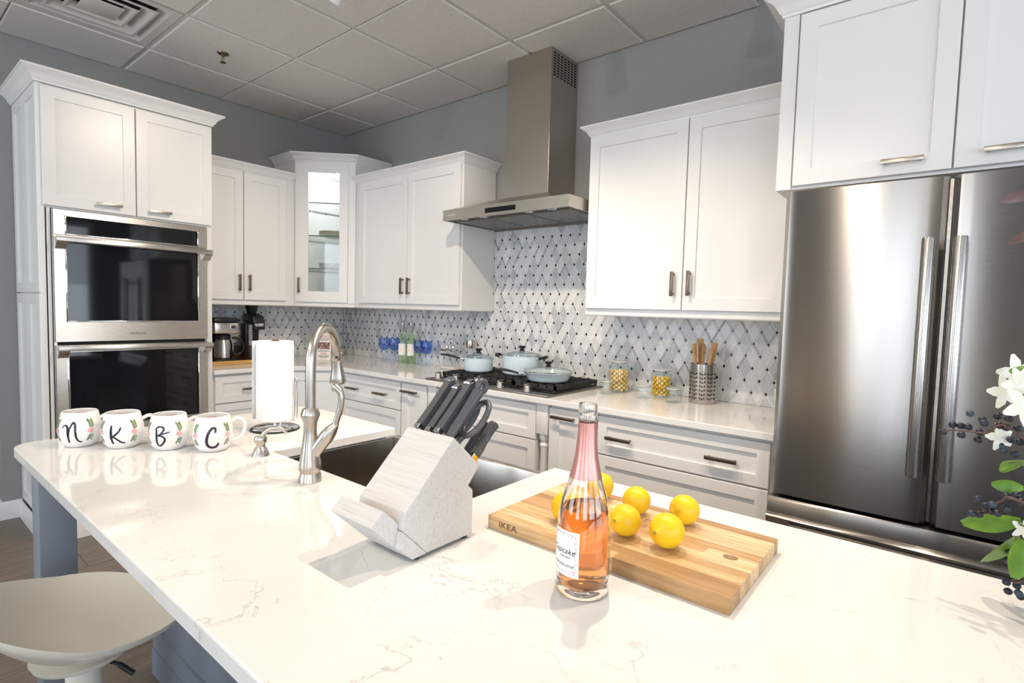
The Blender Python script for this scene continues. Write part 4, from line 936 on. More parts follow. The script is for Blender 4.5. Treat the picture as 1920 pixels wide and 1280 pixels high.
mb.add(vs, [(j * (na + 1) + i, j * (na + 1) + i + 1, (j + 1) * (na + 1) + i + 1, (j + 1) * (na + 1) + i) for j in range(nb) for i in range(na)])
lab = mb.build('label', labm, bt, smooth=60)
borderm = mat('label_border', (.45, .40, .62), .5); mp = coords(borderm); n = noise(borderm, mp, 260, 2); r = ramp(borderm, [(.35, (.30, .34, .66)), (.55, (.72, .45, .40)), (.7, (.6, .62, .78))]); lk(borderm, n, 'Fac', r, 'Fac'); basecol(borderm, r)
mb = MB(); random.seed(5)
for side in range(4):
    for k in range(12):
        t_ = -1 + 2 * (k + .5) / 12
        s, z = ((t_ * (lw - .005), l0 + .006) if side == 0 else (t_ * (lw - .005), l1 - .006) if side == 1 else (-(lw - .006), (l0 + l1) / 2 + t_ * .030) if side == 2 else (lw - .006, (l0 + l1) / 2 + t_ * .030))
        s += random.uniform(-.001, .001); z += random.uniform(-.001, .001); a = random.uniform(0, 6.28)
        stroke(mb, smooth_path([(s - .003 * math.cos(a), z - .003 * math.sin(a)), (s + .0012 * math.sin(a), z + .001), (s + .003 * math.cos(a), z + .003 * math.sin(a))], 3), .0011, fnl, .0007)
mb.build('label_ornament', borderm, lab, smooth=0)
text_mb('Cupcake', .0135, lambda x, y: fnl(x, .076 + y, .0008), .35).build('label_text', inkm, lab, smooth=0)
text_mb('VINEYARDS', .0042, lambda x, y: fnl(x + .006, .0665 + y, .0008)).build('label_text', inkm, lab, smooth=0)
text_mb('SPARKLING ROSE', .0058, lambda x, y: fnl(x, .053 + y, .0008)).build('label_text', inkm, lab, smooth=0)
# ---- knife block
kwood = mat('whitewashed_wood', (.68, .66, .64), .55); mp = coords(kwood, (2, 60, 60)); n = noise(kwood, mp, 4, 5, .65); r = ramp(kwood, [(.26, (.44, .36, .30)), (.40, (.58, .56, .54)), (.7, (.65, .64, .63))]); lk(kwood, n, 'Fac', r, 'Fac'); basecol(kwood, r); bump(kwood, n, 'Fac', .12, .0006)
KX_0, KX_1 = 3.503, 3.634
kb = thing('knife_block', 'white-washed wooden knife block with a tablet ledge in the middle of the island', 'knife block', (3.568, -2.18, HC))
fx = lambda y, z, x: (x, y, z)
MB().prism([(-2.222, .901), (-2.278, .957), (-2.2745, .9885), (-2.160, 1.102), (-2.086, 1.034), (-2.117, 1.000), (-2.104, .988), (-2.104, .901)], fx, KX_0, KX_1).build('body', kwood, kb, smooth=0, bev=.002)
MB().prism([(-2.2235, .9015), (-2.256, .9005), (-2.337, .978), (-2.311, 1.000), (-2.2765, .966), (-2.2795, .9575)], fx, KX_0 + .001, KX_1 - .012).build('tablet_ledge', kwood, kb, smooth=0, bev=.0015)
MB().prism([(-2.2235, .9015), (-2.256, .9005), (-2.285, .928), (-2.2795, .9575)], fx, KX_1 - .0118, KX_1).build('ledge_cheek', kwood, kb, smooth=0)
for xx, yy in ((KX_0 + .014, -2.238), (KX_1 - .014, -2.238), (KX_0 + .014, -2.116), (KX_1 - .014, -2.116)): MB().lathe([(0, 0), (.0075, 0), (.0075, .0085), (0, .0085)], (xx, yy, HC + .0005), 14).build('rubber_foot', black, kb)
hgrey = mat('knife_handle_grey', (.085, .088, .096), .26); mp = coords(hgrey); bump(hgrey, noise(hgrey, mp, 200, 2), 'Fac', .05, .0003)
kd = Vector((0, .7071, .7071)); kn = Vector((0, -.7071, .7071)); E0 = Vector((0, -2.160, 1.102)); e1 = (Vector((0, -2.086, 1.034)) - E0)
def slot(x, f): return Vector((x, 0, 0)) + E0 + e1 * f
def knife(x, f, L, wd, label, steel_cap=True, grp='knives in the block', th=.0085):
    o = slot(x, f); t = thing('knife', label, 'knife', o[:], group=grp)
    X = Vector((1, 0, 0))
    def P(l, h, s): return tuple(o + kd * l + kn * h + X * s)
    prof = [(.012, -wd * .5), (.03, -wd * .56), (L * .5, -wd * .42), (L * .8, -wd * .5), (L * .97, -wd * .75), (L, -wd * .45), (L, wd * .35), (L * .93, wd * .52), (L * .5, wd * .48), (.03, wd * .5), (.012, wd * .5)]
    mb = MB(); n = len(prof)
    rings = [[P(l, h * k, s) for l, h in prof] for k, s in ((.82, -th), (1.0, -th * .55), (1.0, th * .55), (.82, th))]
    vs = [v for r_ in rings for v in r_]; fs = [tuple(range(n)), tuple(range(4 * n - 1, 3 * n - 1, -1))]
    for q in range(3): fs += [(q * n + i, q * n + (i + 1) % n, (q + 1) * n + (i + 1) % n, (q + 1) * n + i) for i in range(n)]
    mb.add(vs, fs); h_ = mb.build('handle', hgrey, t, smooth=40)
    mb = MB(); pb = [(.0015, -wd * .5), (.0118, -wd * .5), (.0118, wd * .5), (.0015, wd * .5)]
    mb.add([P(l, h, s) for s in (-th * .75, th * .75) for l, h in pb], [(0, 1, 2, 3), (7, 6, 5, 4)] + [(i, i + 4, (i + 1) % 4 + 4, (i + 1) % 4) for i in range(4)]); mb.build('bolster', chrome, t, smooth=0, bev=.001)
    if steel_cap:
        mb = MB(); pc_ = [(L * .955, -wd * .74), (L * .975, -wd * .80), (L + .005, -wd * .48), (L + .005, wd * .38), (L * .94, wd * .56), (L * .92, wd * .50)]
        n5 = len(pc_); mb.add([P(l, h, s) for s in (-th * .9, th * .9) for l, h in pc_], [tuple(range(n5)), tuple(range(2 * n5 - 1, n5 - 1, -1))] + [(i, i + n5, (i + 1) % n5 + n5, (i + 1) % n5) for i in range(n5)]); mb.build('end_cap', chrome, t, smooth=0)
    R = Vector((0, 0, 1)).rotation_difference(X).to_matrix()
    for l in (.25, .55, .8): MB().lathe([(0, -th - .0004), (.0025, -th - .0004), (.0025, th + .0004), (0, th + .0004)], P(L * l, 0, 0), 10, R).build('rivet', pewter, t)
knife(3.524, .15, .132, .033, 'large grey-handled knife at the left end of the block')
knife(3.553, .17, .118, .029, 'grey-handled knife behind the two largest ones in the block')
knife(3.582, .15, .132, .034, 'large grey-handled knife in the middle of the block, with steel end cap')
knife(3.532, .86, .085, .018, 'small grey paring knife at the left of the low row in the block', False, th=.007)
knife(3.600, .86, .088, .018, 'small grey steak knife beside the scissors in the low row', False, th=.007)
knife(3.622, .86, .092, .019, 'small grey steak knife at the right end of the low row', False, th=.007)
o = slot(3.606, .16); hs_ = thing('honing_steel', 'grey-handled honing steel with a hanging hole in its end', 'honing steel', o[:])
mb = MB(); path = [o + kd * l for l in (.002, .02, .06, .1, .118)]; mb.tube(path, [.008, .0095, .0095, .0115, .0125], 14); mb.build('handle', hgrey, hs_, smooth=60)
ringc = o + kd * .132; mb = MB(); mb.tube([ringc + kd * math.cos(2 * math.pi * k / 20) * .012 + kn * math.sin(2 * math.pi * k / 20) * .012 for k in range(20)], .0062, 10, closed=True, up=(1, 0, 0)); mb.build('hanging_loop', hgrey, hs_, smooth=60)
o = slot(3.592, .50); sc_ = thing('kitchen_scissors', 'grey kitchen scissors with two big finger loops in the block', 'scissors', o[:])
for sg, big in ((-1, .038), (1, .034)):
    cc = o + kd * .072 + Vector((sg * .019, 0, 0)) + kn * (.004 * sg); X = Vector((1, 0, 0)); mb = MB()
    mb.tube([cc + kd * math.cos(2 * math.pi * k / 28) * (big + .008) + X * math.sin(2 * math.pi * k / 28) * (big * .62) for k in range(28)], .0062, 10, closed=True, up=kn[:]); mb.tube([o + kd * .001 + X * sg * .003, o + kd * .02 + X * sg * .005, o + kd * .034 + X * sg * .012], [.007, .007, .0065], 10)
    mb.build('finger_loop', hgrey, sc_, smooth=60)
MB().lathe([(0, -.009), (.006, -.009), (.006, .009), (0, .009)], (o + kd * .018)[:], 14, Vector((0, 0, 1)).rotation_difference(kn).to_matrix()).build('pivot', chrome, sc_)
# ---- faucet
fx_, fy_ = 3.098, -2.138
fa = thing('faucet', 'brushed nickel pull-down kitchen faucet with high arched spout', 'faucet', (fx_, fy_, HC))
c = (fx_, fy_, HC + .0005)
MB().lathe([(0, 0), (.0285, 0), (.0275, .012), (.0245, .0225), (.0245, .024), (.0275, .030), (.0270, .045), (.021, .085), (.0165, .125), (.0165, .150), (.0235, .168), (.0235, .172), (.0185, .186), (.0, .186)], c, 36).build('body', nickel, fa, smooth=40)
sd = Vector((2.988 - fx_, -1.987 - fy_, 0)); reach = sd.length; sd.normalize(); R_ = reach / 2 * .92; zt = 1.293 - R_ - .0125 - HC
pts = [Vector(c) + Vector((0, 0, z)) for z in (.184, .22, zt * .8, zt)]
for k in range(1, 15):
    a = math.pi * k / 15 * 1.03; pts.append(Vector(c) + sd * (R_ - R_ * math.cos(a)) + Vector((0, 0, zt + R_ * math.sin(a))))
MB().tube(pts, .0128, 20).build('spout', nickel, fa, smooth=60)
e = pts[-1]; dn = (pts[-1] - pts[-2]).normalized(); dn = (dn + Vector((0, 0, -1.2)) + sd * .12).normalized()
R = Vector((0, 0, 1)).rotation_difference(dn).to_matrix()
sh = MB().lathe([(0, -.002), (.0142, -.002), (.0142, .018), (.0138, .0185), (.0138, .020), (.0145, .0205), (.0160, .042), (.0205, .068), (.0235, .082), (.0225, .086), (0, .086)], e, 28, R).build('spray_head', nickel, fa, smooth=40)
bpz = e + dn * .010 + Vector((_r.x, _r.y, 0)) * .003 - Vector((_f.x, _f.y, 0)).normalized() * .0135
MB().box(bpz.x - .0035, bpz.x + .0035, bpz.y - .0025, bpz.y + .0025, bpz.z - .003, bpz.z + .003, .0005).build('spray_button', black, sh)
ld = Vector((.80, .50, 0)).normalized()
la = [Vector(c) + ld * .008 + Vector((0, 0, .070)), Vector(c) + ld * .040 + Vector((0, 0, .112))]
MB().tube([la[0], la[1]], [.0165, .0175], 20).build('valve_arm', nickel, fa, smooth=50)
up_ = (la[1] - la[0]).normalized(); b0 = la[1]
MB().tube([b0 + up_ * .0005, b0 + up_ * .004, b0 + up_ * .024, b0 + up_ * .046, b0 + up_ * .054], [.0185, .0185, .016, .009, .004], 20).build('lever_cap', nickel, fa, smooth=60)
lv = [b0 + up_ * .040, b0 + up_ * .052 + Vector((0, 0, .010)), b0 + up_ * .056 + Vector((0, 0, .035)) + ld * .006, b0 + up_ * .060 + Vector((0, 0, .062)) + ld * .006, b0 + up_ * .058 + Vector((0, 0, .080)) - ld * .001, b0 + up_ * .056 + Vector((0, 0, .088)) - ld * .012]
MB().tube([Vector(p) for p in smooth_path([tuple(p) for p in lv], 4)], [.0075] * 6 + [.008] * 8 + [.009] * 4 + [.0105, .0115, .010], 12).build('lever', nickel, fa, smooth=60)
# ---- soap dispenser
sx_, sy_ = 2.782, -2.112; c = (sx_, sy_, HC + .0005)
so = thing('soap_dispenser', 'brushed nickel countertop soap dispenser with curved nozzle beside the sink', 'soap dispenser', c)
MB().lathe([(0, 0), (.0245, 0), (.0235, .004), (.016, .022), (.0125, .026), (.0125, .034), (.0175, .040), (.0185, .052), (.0165, .056), (0, .057)], c, 28).build('base', nickel, so, smooth=40)
nd_ = Vector((.62, .78, 0)).normalized(); q = Vector(c) + Vector((0, 0, .050))
MB().tube(smooth_path([tuple(q + nd_ * .004), tuple(q + nd_ * .012 + Vector((0, 0, .018))), tuple(q + nd_ * .034 + Vector((0, 0, .030))), tuple(q + nd_ * .058 + Vector((0, 0, .026))), tuple(q + nd_ * .072 + Vector((0, 0, .014)))], 4), [.0065] * 6 + [.006] * 6 + [.0052] * 5, 12).build('nozzle', nickel, so, smooth=60)
# ---- paper towel holder and roll
px_, py_ = 2.488, -1.918; c = (px_, py_, HC + .0005)
ph = thing('paper_towel_holder', 'chrome paper towel stand with round base and wire tension arm', 'towel holder', c)
MB().lathe([(0, 0), (.083, 0), (.083, .003), (.078, .003), (0, .003)], c, 40).build('rubber_ring', black, ph)
MB().lathe([(0, .0032), (.079, .0032), (.080, .006), (.074, .010), (.03, .0125), (0, .013)], c, 40).build('base', chrome, ph, smooth=50)
mb = MB().tube([Vector(c) + Vector((0, 0, .012)), Vector(c) + Vector((0, 0, .316))], .0052, 12); mb.build('rod', chrome, ph, smooth=60)
MB().lathe([(0, .3162), (.014, .3165), (.015, .3195), (.010, .323), (0, .324)], c, 14).build('finial', chrome, ph, smooth=60)
ar = Vector((.774, .632, 0)); v0 = Vector(c)
mb = MB().tube(smooth_path([tuple(v0 + ar * .020 + Vector((0, 0, .012))), tuple(v0 + ar * .020 + Vector((0, 0, .030))), tuple(v0 + ar * .030 + Vector((0, 0, .0345))), tuple(v0 + ar * .064 + Vector((0, 0, .0345))), tuple(v0 + ar * .069 + Vector((0, 0, .045))), tuple(v0 + ar * .069 + Vector((0, 0, .175))), tuple(v0 + ar * .0735 + Vector((0, 0, .188))), tuple(v0 + ar * .078 + Vector((0, 0, .175))), tuple(v0 + ar * .078 + Vector((0, 0, .040)))], 5), .0026, 8); mb.build('tension_arm', chrome, ph, smooth=60)
paper = mat('paper_towel', (.84, .84, .83), .9); mp = coords(paper); vo = nd(paper, 'ShaderNodeTexVoronoi'); vo.inputs['Scale'].default_value = 170; lk(paper, mp, 'Vector', vo, 'Vector'); bump(paper, vo, 'Distance', .5, .0012)
rz0 = HC + .036; ro = thing('paper_towel_roll', 'white paper towel roll standing on the chrome holder', 'paper towel', (px_, py_, rz0))
MB().lathe([(.020, 0), (.060, 0), (.062, .002), (.062, .278), (.060, .280), (.020, .280), (.020, 0)], (px_, py_, rz0), 56).build('roll', paper, ro, smooth=40)
core = mat('cardboard', (.45, .34, .22), .8); mp = coords(core); bump(core, noise(core, mp, 90, 2), 'Fac', .1, .0005)
MB().lathe([(.0185, .001), (.0197, .001), (.0197, .279), (.0185, .279), (.0185, .001)], (px_, py_, rz0), 32).build('core', core, ro, smooth=40)
mb = MB(); a0 = math.radians(205); fl_ = []
for k in range(10):
    t_ = k / 9; an = a0 + t_ * .5; rr = .0628 + .012 * t_ ** 2; fl_.append((px_ + rr * math.cos(an), py_ + rr * math.sin(an)))
vs = []
for (x, y) in fl_: vs += [(x, y, rz0 - .012 * 0), (x, y, rz0 + .279)]
n = len(fl_); vs2 = [(x + .0006 * math.cos(a0), y + .0006 * math.sin(a0), z) for x, y, z in vs]
mb.add(vs + vs2, [(2 * i, 2 * i + 1, 2 * i + 3, 2 * i + 2) for i in range(n - 1)] + [(2 * n + 2 * i, 2 * n + 2 * i + 2, 2 * n + 2 * i + 3, 2 * n + 2 * i + 1) for i in range(n - 1)] + [(2 * n - 2, 2 * n - 1, 4 * n - 1, 4 * n - 2), (0, 2 * n, 2 * n + 1, 1)] + [(2 * i, 2 * i + 2, 2 * n + 2 * i + 2, 2 * n + 2 * i) for i in range(n - 1)] + [(2 * i + 1, 2 * n + 2 * i + 1, 2 * n + 2 * i + 3, 2 * i + 3) for i in range(n - 1)])
mb.build('loose_sheet', paper, ro, smooth=60)
# ---- bar stool
abs_m = mat('stool_plastic', (.82, .77, .66), .35); mp = coords(abs_m); bump(abs_m, noise(abs_m, mp, 150, 2), 'Fac', .03, .0004)
stx, sty = 2.70, -2.522
st = thing('bar_stool', 'white moulded plastic swivel bar stool tucked under the island overhang', 'bar stool', (stx, sty, 0))
def seat_pt(a, f, dz):
    ca, sa = math.cos(a), math.sin(a); R0 = .228 * (1 + .06 * math.cos(2 * a))
    back = max(0, -sa); front = max(0, sa); side = abs(ca)
    rim = .060 + .10 * back ** 1.2 + .02 * side - .03 * front
    z = .488 + rim * f ** 2.2 + dz; rr = R0 * f * (1 + .04 * back)
    return (stx + rr * ca, sty + rr * sa, z)
mb = MB(); na, nf = 56, 12; top = []; bot = []
for j in range(nf + 1):
    f = j / nf
    top.append([seat_pt(2 * math.pi * i / na, f, 0) for i in range(na)]); bot.append([seat_pt(2 * math.pi * i / na, f * .985, -.011 - .012 * (1 - f)) for i in range(na)])
vs = [v for r_ in top for v in r_] + [v for r_ in bot for v in r_]; fs = []; off = (nf + 1) * na
for j in range(nf):
    for i in range(na):
        k = (i + 1) % na; fs.append((j * na + i, (j + 1) * na + i, (j + 1) * na + k, j * na + k)); fs.append((off + j * na + i, off + j * na + k, off + (j + 1) * na + k, off + (j + 1) * na + i))
for i in range(na): k = (i + 1) % na; fs.append((nf * na + i, off + nf * na + i, off + nf * na + k, nf * na + k))
mb.add(vs, fs); mb.build('seat', abs_m, st, smooth=60)
MB().lathe([(0, .464), (.105, .466), (.100, .454), (.055, .430), (.042, .426), (0, .426)], (stx, sty, 0), 32).build('seat_mount', abs_m, st, smooth=50)
MB().lathe([(0, .05), (.037, .05), (.037, .426), (0, .426)], (stx, sty, 0), 28).build('column', abs_m, st, smooth=50)
MB().lathe([(0, .001), (.20, .001), (.20, .008), (.06, .028), (.044, .05), (0, .05)], (stx, sty, 0), 40).build('base', chrome, st, smooth=50)
ldir = Vector((.70, .50, 0)).normalized(); q = Vector((stx, sty, .438))
mb = MB().tube([q + ldir * .045, q + ldir * .09 + Vector((0, 0, -.006)), q + ldir * .125 + Vector((0, 0, -.025))], .0045, 8); mb.tube([q + ldir * .095 + Vector((0, 0, -.009)), q + ldir * .132 + Vector((0, 0, -.029))], .0068, 10); mb.build('height_lever', black, st, smooth=60)
mb = MB().tube([(stx + .15 * math.cos(2 * math.pi * k / 32), sty + .15 * math.sin(2 * math.pi * k / 32), .25) for k in range(32)], .009, 8, closed=True)
mb.tube([(stx, sty - .04, .25), (stx, sty - .15, .25)], .007, 8); mb.build('foot_ring', chrome, st, smooth=60)

# ================================================================== THINGS ON THE WALL COUNTER
ZC = HC + .0006
# ---- pots
enamel = mat('pale_blue_enamel', (.62, .73, .78), .15); mp = coords(enamel); bump(enamel, noise(enamel, mp, 20, 2), 'Fac', .02, .0005)
enin = mat('pot_inside', (.72, .76, .78), .3); mp = coords(enin); bump(enin, noise(enin, mp, 20, 2), 'Fac', .02, .0005)
phen = mat('phenolic_black', (.014, .013, .013), .28); mp = coords(phen); bump(phen, noise(phen, mp, 120, 2), 'Fac', .05, .0004)
def pot(name, label, cat, x, y, rad, h, handles, lidlabel, flare=0.0):
    z = GZ + .0008; c = (x, y, z); t = thing(name, label, cat, c)
    ro_ = rad; rb = rad - flare
    MB().lathe([(0, 0), (rb - .012, 0), (rb - .003, .005), (rb, .014), (ro_, h), (ro_ + .003, h + .001), (ro_ + .003, h + .003), (ro_ - .003, h + .003), (rb - .003, .014), (rb - .012, .004), (0, .004)], c, 48).build('body', enamel, t, smooth=50)
    for kind, ang in handles:
        d = Vector((math.cos(ang), math.sin(ang), 0)); s = d.cross(Vector((0, 0, 1))); p = Vector(c) + Vector((0, 0, h - .012))
        if kind == 'long':
            hh = MB().tube(smooth_path([tuple(p + d * (rad + .030)), tuple(p + d * (rad + .06) + Vector((0, 0, .008))), tuple(p + d * (rad + .11) + Vector((0, 0, .018))), tuple(p + d * (rad + .165) + Vector((0, 0, .022)))], 5), [.007, .008, .009, .0095, .010, .0105, .011, .0115, .012, .0125, .0125, .012, .0115, .011, .010, .006], 12, .62, up=s[:]).build('handle', phen, t, smooth=60)
            MB().tube([p + d * (rad + .0015), p + d * (rad + .034)], [.008, .006], 10).build('bracket', chrome, hh, smooth=50)
        else:
            hh = MB().tube(smooth_path([tuple(p + d * (rad + .012) - s * .034), tuple(p + d * (rad + .036) - s * .030 + Vector((0, 0, .008))), tuple(p + d * (rad + .046) + Vector((0, 0, .012))), tuple(p + d * (rad + .036) + s * .030 + Vector((0, 0, .008))), tuple(p + d * (rad + .012) + s * .034)], 5), .0085, 10).build('handle', phen, t, smooth=60)
            mb = MB()
            for q in (-1, 1): mb.tube([p + d * (rad - .002) + s * q * .034, p + d * (rad + .014) + s * q * .034], .006, 8)
            mb.build('bracket', chrome, hh, smooth=50)
    zl = z + h + .0034; cl = (x, y, zl); l = thing('pot_lid', lidlabel, 'lid', cl)
    MB().lathe([(rad - .006, 0), (rad + .003, 0), (rad + .003, .004), (rad - .004, .005), (rad - .006, .003)] + [(rad - .006, 0)], cl, 48).build('steel_rim', chrome, l, smooth=50)
    dome = [(rad - .0065, .001), (rad * .75, .012), (rad * .4, .020), (.012, .0235)]
    MB().lathe([(r_, zz) for r_, zz in dome] + [(0, .024), (0, .0215)] + [(r_, zz - .0025) for r_, zz in dome[::-1]] + [dome[0]], cl, 48).build('glass', thin_lid, l, smooth=60)
    MB().lathe([(0, .0245), (.016, .0245), (.017, .030), (.012, .033), (.012, .040), (.022, .044), (.023, .051), (.018, .056), (0, .057)], cl, 24).build('knob', phen, l, smooth=40)
    return t
thin_lid = thin_glass('lid_glass', (.93, .95, .95))
pot('saucepan', 'pale blue enamel saucepan with a long black handle on the left burner', 'saucepan', 2.02, -.345, .093, .086, [('long', math.radians(205))], 'glass lid with black knob on the saucepan')
pot('stock_pot', 'pale blue enamel two-handled pot on the middle burner', 'pot', 2.285, -.235, .122, .115, [('loop', math.radians(200)), ('loop', math.radians(10))], 'glass lid with black knob on the two-handled pot')
pot('frying_pan', 'shallow pale blue enamel frying pan on the right front grate', 'frying pan', 2.580, -.365, .140, .050, [('long', math.radians(222))], 'glass lid with black knob on the frying pan', .022)
# ---- glass jars
pasta = mat('pasta_shell', (.80, .55, .18), .5); g_ = N(pasta).new('ShaderNodeNewGeometry'); r = ramp(pasta, [(0, (.72, .46, .12)), (1, (.86, .64, .26))]); lk(pasta, g_, 'Random Per Island', r, 'Fac'); basecol(pasta, r)
candy = mat('yellow_pasta', (.80, .48, .02), .45); g_ = N(candy).new('ShaderNodeNewGeometry'); r = ramp(candy, [(0, (.68, .36, .01)), (1, (.90, .62, .05))]); lk(candy, g_, 'Random Per Island', r, 'Fac'); basecol(candy, r)
jarglass = thin_glass('jar_glass', (.96, .98, .98))
wire = mat('steel_wire', (.55, .55, .56), .25, 1.0); mp = coords(wire); bump(wire, noise(wire, mp, 60, 2), 'Fac', .02, .0003)
rubber = mat('jar_gasket', (.75, .72, .66), .5); mp = coords(rubber); bump(rubber, noise(rubber, mp, 60, 2), 'Fac', .05, .0003)
def jar(label, x, y, rad, h, fill=None, fmat=None, fkind=None, grp=None):
    c = (x, y, ZC); t = thing('glass_jar', label, 'jar', c, group=grp); rn = rad * .80; hs = h * .76
    o_ = [(rad * .85, 0), (rad, .006), (rad, hs * .88), (rad * .96, hs * .95), (rn, hs), (rn, hs + h * .06)]
    MB().lathe([(0, .0)] + o_ + [(rn - .003, hs + h * .06), (rn - .003, hs)] + [(rad * .96 - .003, hs * .94), (rad - .003, hs * .87), (rad - .003, .009), (rad * .82, .005), (0, .005)], c, 40).build('glass', jarglass, t, smooth=50)
    zl = hs + h * .066
    MB().lathe([(0, zl + .004), (rn + .003, zl + .004), (rn + .005, zl + .007), (rn + .004, zl + h * .06), (rn * .85, h), (0, h)], c, 40).build('lid', jarglass, t, smooth=50)
    MB().lathe([(rn - .004, zl), (rn + .003, zl), (rn + .003, zl + .0035), (rn - .004, zl + .0035), (rn - .004, zl)], c, 32).build('gasket', rubber, t)
    mb = MB().tube([(x + (rn + .0055) * math.cos(2 * math.pi * k / 28), y + (rn + .0055) * math.sin(2 * math.pi * k / 28), ZC + hs + h * .045) for k in range(28)], .0013, 6, closed=True)
    for an in (va(x, y) + 1.35, va(x, y) - 1.35):
        d = Vector((math.cos(an), math.sin(an), 0)); s = d.cross(Vector((0, 0, 1))); p = Vector(c)
        mb.tube([p + d * (rn + .006) + Vector((0, 0, hs + h * .045)), p + d * (rn + .016) + Vector((0, 0, hs - h * .02)), p + d * (rn + .015) + Vector((0, 0, hs + h * .10)), p + d * (rn + .004) + Vector((0, 0, h * .97))], .0014, 6)
    mb.build('wire_clasp', wire, t, smooth=50)
    if fmat:
        mb = MB(); rnd = random.Random(int(x * 1000)); R1 = rad - .0145; nlay = int((fill - .02) / .0125)
        for L in range(nlay):
            zz = .016 + L * .0125; nn = 13
            for k in range(nn):
                rr = R1 * (1 if k < 9 else .5); an = 2 * math.pi * k / 9 + L * .35 if k < 9 else 2 * math.pi * k / 4 + L
                cx_, cy_, cz_ = x + rr * math.cos(an) + rnd.uniform(-.0015, .0015), y + rr * math.sin(an) + rnd.uniform(-.0015, .0015), ZC + zz + rnd.uniform(-.002, .002)
                R = Matrix.Rotation(rnd.uniform(0, 6.28), 3, 'Z') @ Matrix.Rotation(rnd.uniform(0, 3.1), 3, 'X')
                if fkind == 'shell': mb.lathe([(.0035, -.0085), (.0075, -.005), (.0098, 0), (.0075, .005), (.0035, .0085), (.002, .006), (.0055, 0), (.002, -.006), (.0035, -.0085)], (cx_, cy_, cz_), 7, R)
                else: mb.lathe([(0, -.008), (.006, -.006), (.0085, 0), (.006, .006), (0, .008)], (cx_, cy_, cz_), 7, R)
        mb.build('filling', fmat, t, smooth=60, kind='stuff')
    return t
jar('tall clip-top glass jar two-thirds full of pale pasta shells', 2.905, -.132, .057, .208, .142, pasta, 'shell')
jar('medium clip-top glass jar filled with bright yellow pasta', 3.155, -.128, .053, .178, .128, candy, 'nut')
jar('small empty clip-top jar in front of the pasta shell jar, nearest the cooktop', 2.893, -.250, .040, .082, grp='small empty jars')
jar('small empty clip-top jar standing between the two filled jars', 3.107, -.243, .041, .082, grp='small empty jars')
jar('small empty clip-top jar just left of the utensil holder', 3.272, -.243, .042, .084, grp='small empty jars')
# ---- utensil holder
ux, uy, ur, uh = 3.378, -.138, .0625, .200; c = (ux, uy, ZC)
uh_t = thing('utensil_holder', 'perforated stainless steel utensil holder on the counter', 'utensil holder', c)
MB().lathe([(0, 0), (ur - .001, 0), (ur, .002), (ur, uh), (ur - .002, uh), (ur - .002, .003), (0, .003)], c, 48).build('cup', ss_v, uh_t, smooth=40)
mb = MB(); ta = va(ux, uy)
for grp_ in range(-3, 4):
    for k in range(3):
        an = ta + grp_ * .62 + (k - 1) * .165
        for j in range(7):
            zz = .030 + j * .0205 + (0.0 if k != 1 else -.004); d = Vector((math.cos(an), math.sin(an), 0)); R = Vector((0, 0, 1)).rotation_difference(d).to_matrix()
            mb.lathe([(0, 0), (.0042, 0), (.0042, .0009), (0, .0009)], tuple(Vector((ux, uy, ZC + zz)) + d * (ur - .0003)), 8, R)
mb.build('perforations', dark, uh_t, smooth=0, kind='stuff')
utw = mat('utensil_wood', (.5, .3, .13), .5); wood(utw, (.34, .18, .07), (.50, .30, .13), (.62, .40, .20), (40, 40, 3), .5)
def utensil(name, label, x, y, top, wid, kind, lean):
    b = Vector((x, y, ZC + .008)); tp = b + Vector((lean[0], lean[1], top)); d = (tp - b).normalized(); s = Vector((_r.x, _r.y, 0)).normalized(); n_ = d.cross(s).normalized(); s = n_.cross(d)
    L = (tp - b).length
    if kind == 'spoon': w_ = [(0, .006), (.6, .006), (.78, .007), (.84, wid * .4), (.92, wid * .5), (.98, wid * .38), (1, wid * .12)]
    else: w_ = [(0, .0065), (.55, .007), (.72, wid * .42), (.98, wid * .5), (1, wid * .44)]
    t_ = .0035; vs = []
    for f, ww in w_: vs += [tuple(b + d * L * f + s * a + n_ * q) for a, q in ((-ww, -t_), (ww, -t_), (ww, t_), (-ww, t_))]
    n = len(w_); fs = [(0, 1, 2, 3), tuple(4 * (n - 1) + k for k in (3, 2, 1, 0))]
    for i in range(n - 1): fs += [(4 * i + k, 4 * i + (k + 1) % 4, 4 * i + 4 + (k + 1) % 4, 4 * i + 4 + k) for k in range(4)]
    tag(MB().add(vs, fs).build(name, utw, org=b[:], smooth=30, bev=.0012), label, 'utensil', 'wooden utensils in the steel holder')
utensil('wooden_spatula', 'tallest wooden spatula leaning left in the steel holder', ux - .012, uy + .004, .318, .030, 'spat', (-.012, .012))
utensil('wooden_spatula', 'dark wooden spatula at the left rim of the steel holder', ux - .018, uy - .014, .292, .024, 'spat', (-.022, -.012))
utensil('wooden_spoon', 'wooden spoon standing in the middle of the steel holder', ux + .002, uy - .010, .296, .024, 'spoon', (.000, -.004))
utensil('wooden_spatula', 'pale wooden spatula leaning right in the steel holder', ux + .012, uy + .008, .300, .030, 'spat', (.034, .018))
utensil('wooden_spoon', 'wooden spoon at the right rim of the steel holder', ux + .014, uy - .012, .278, .022, 'spoon', (.030, -.006))
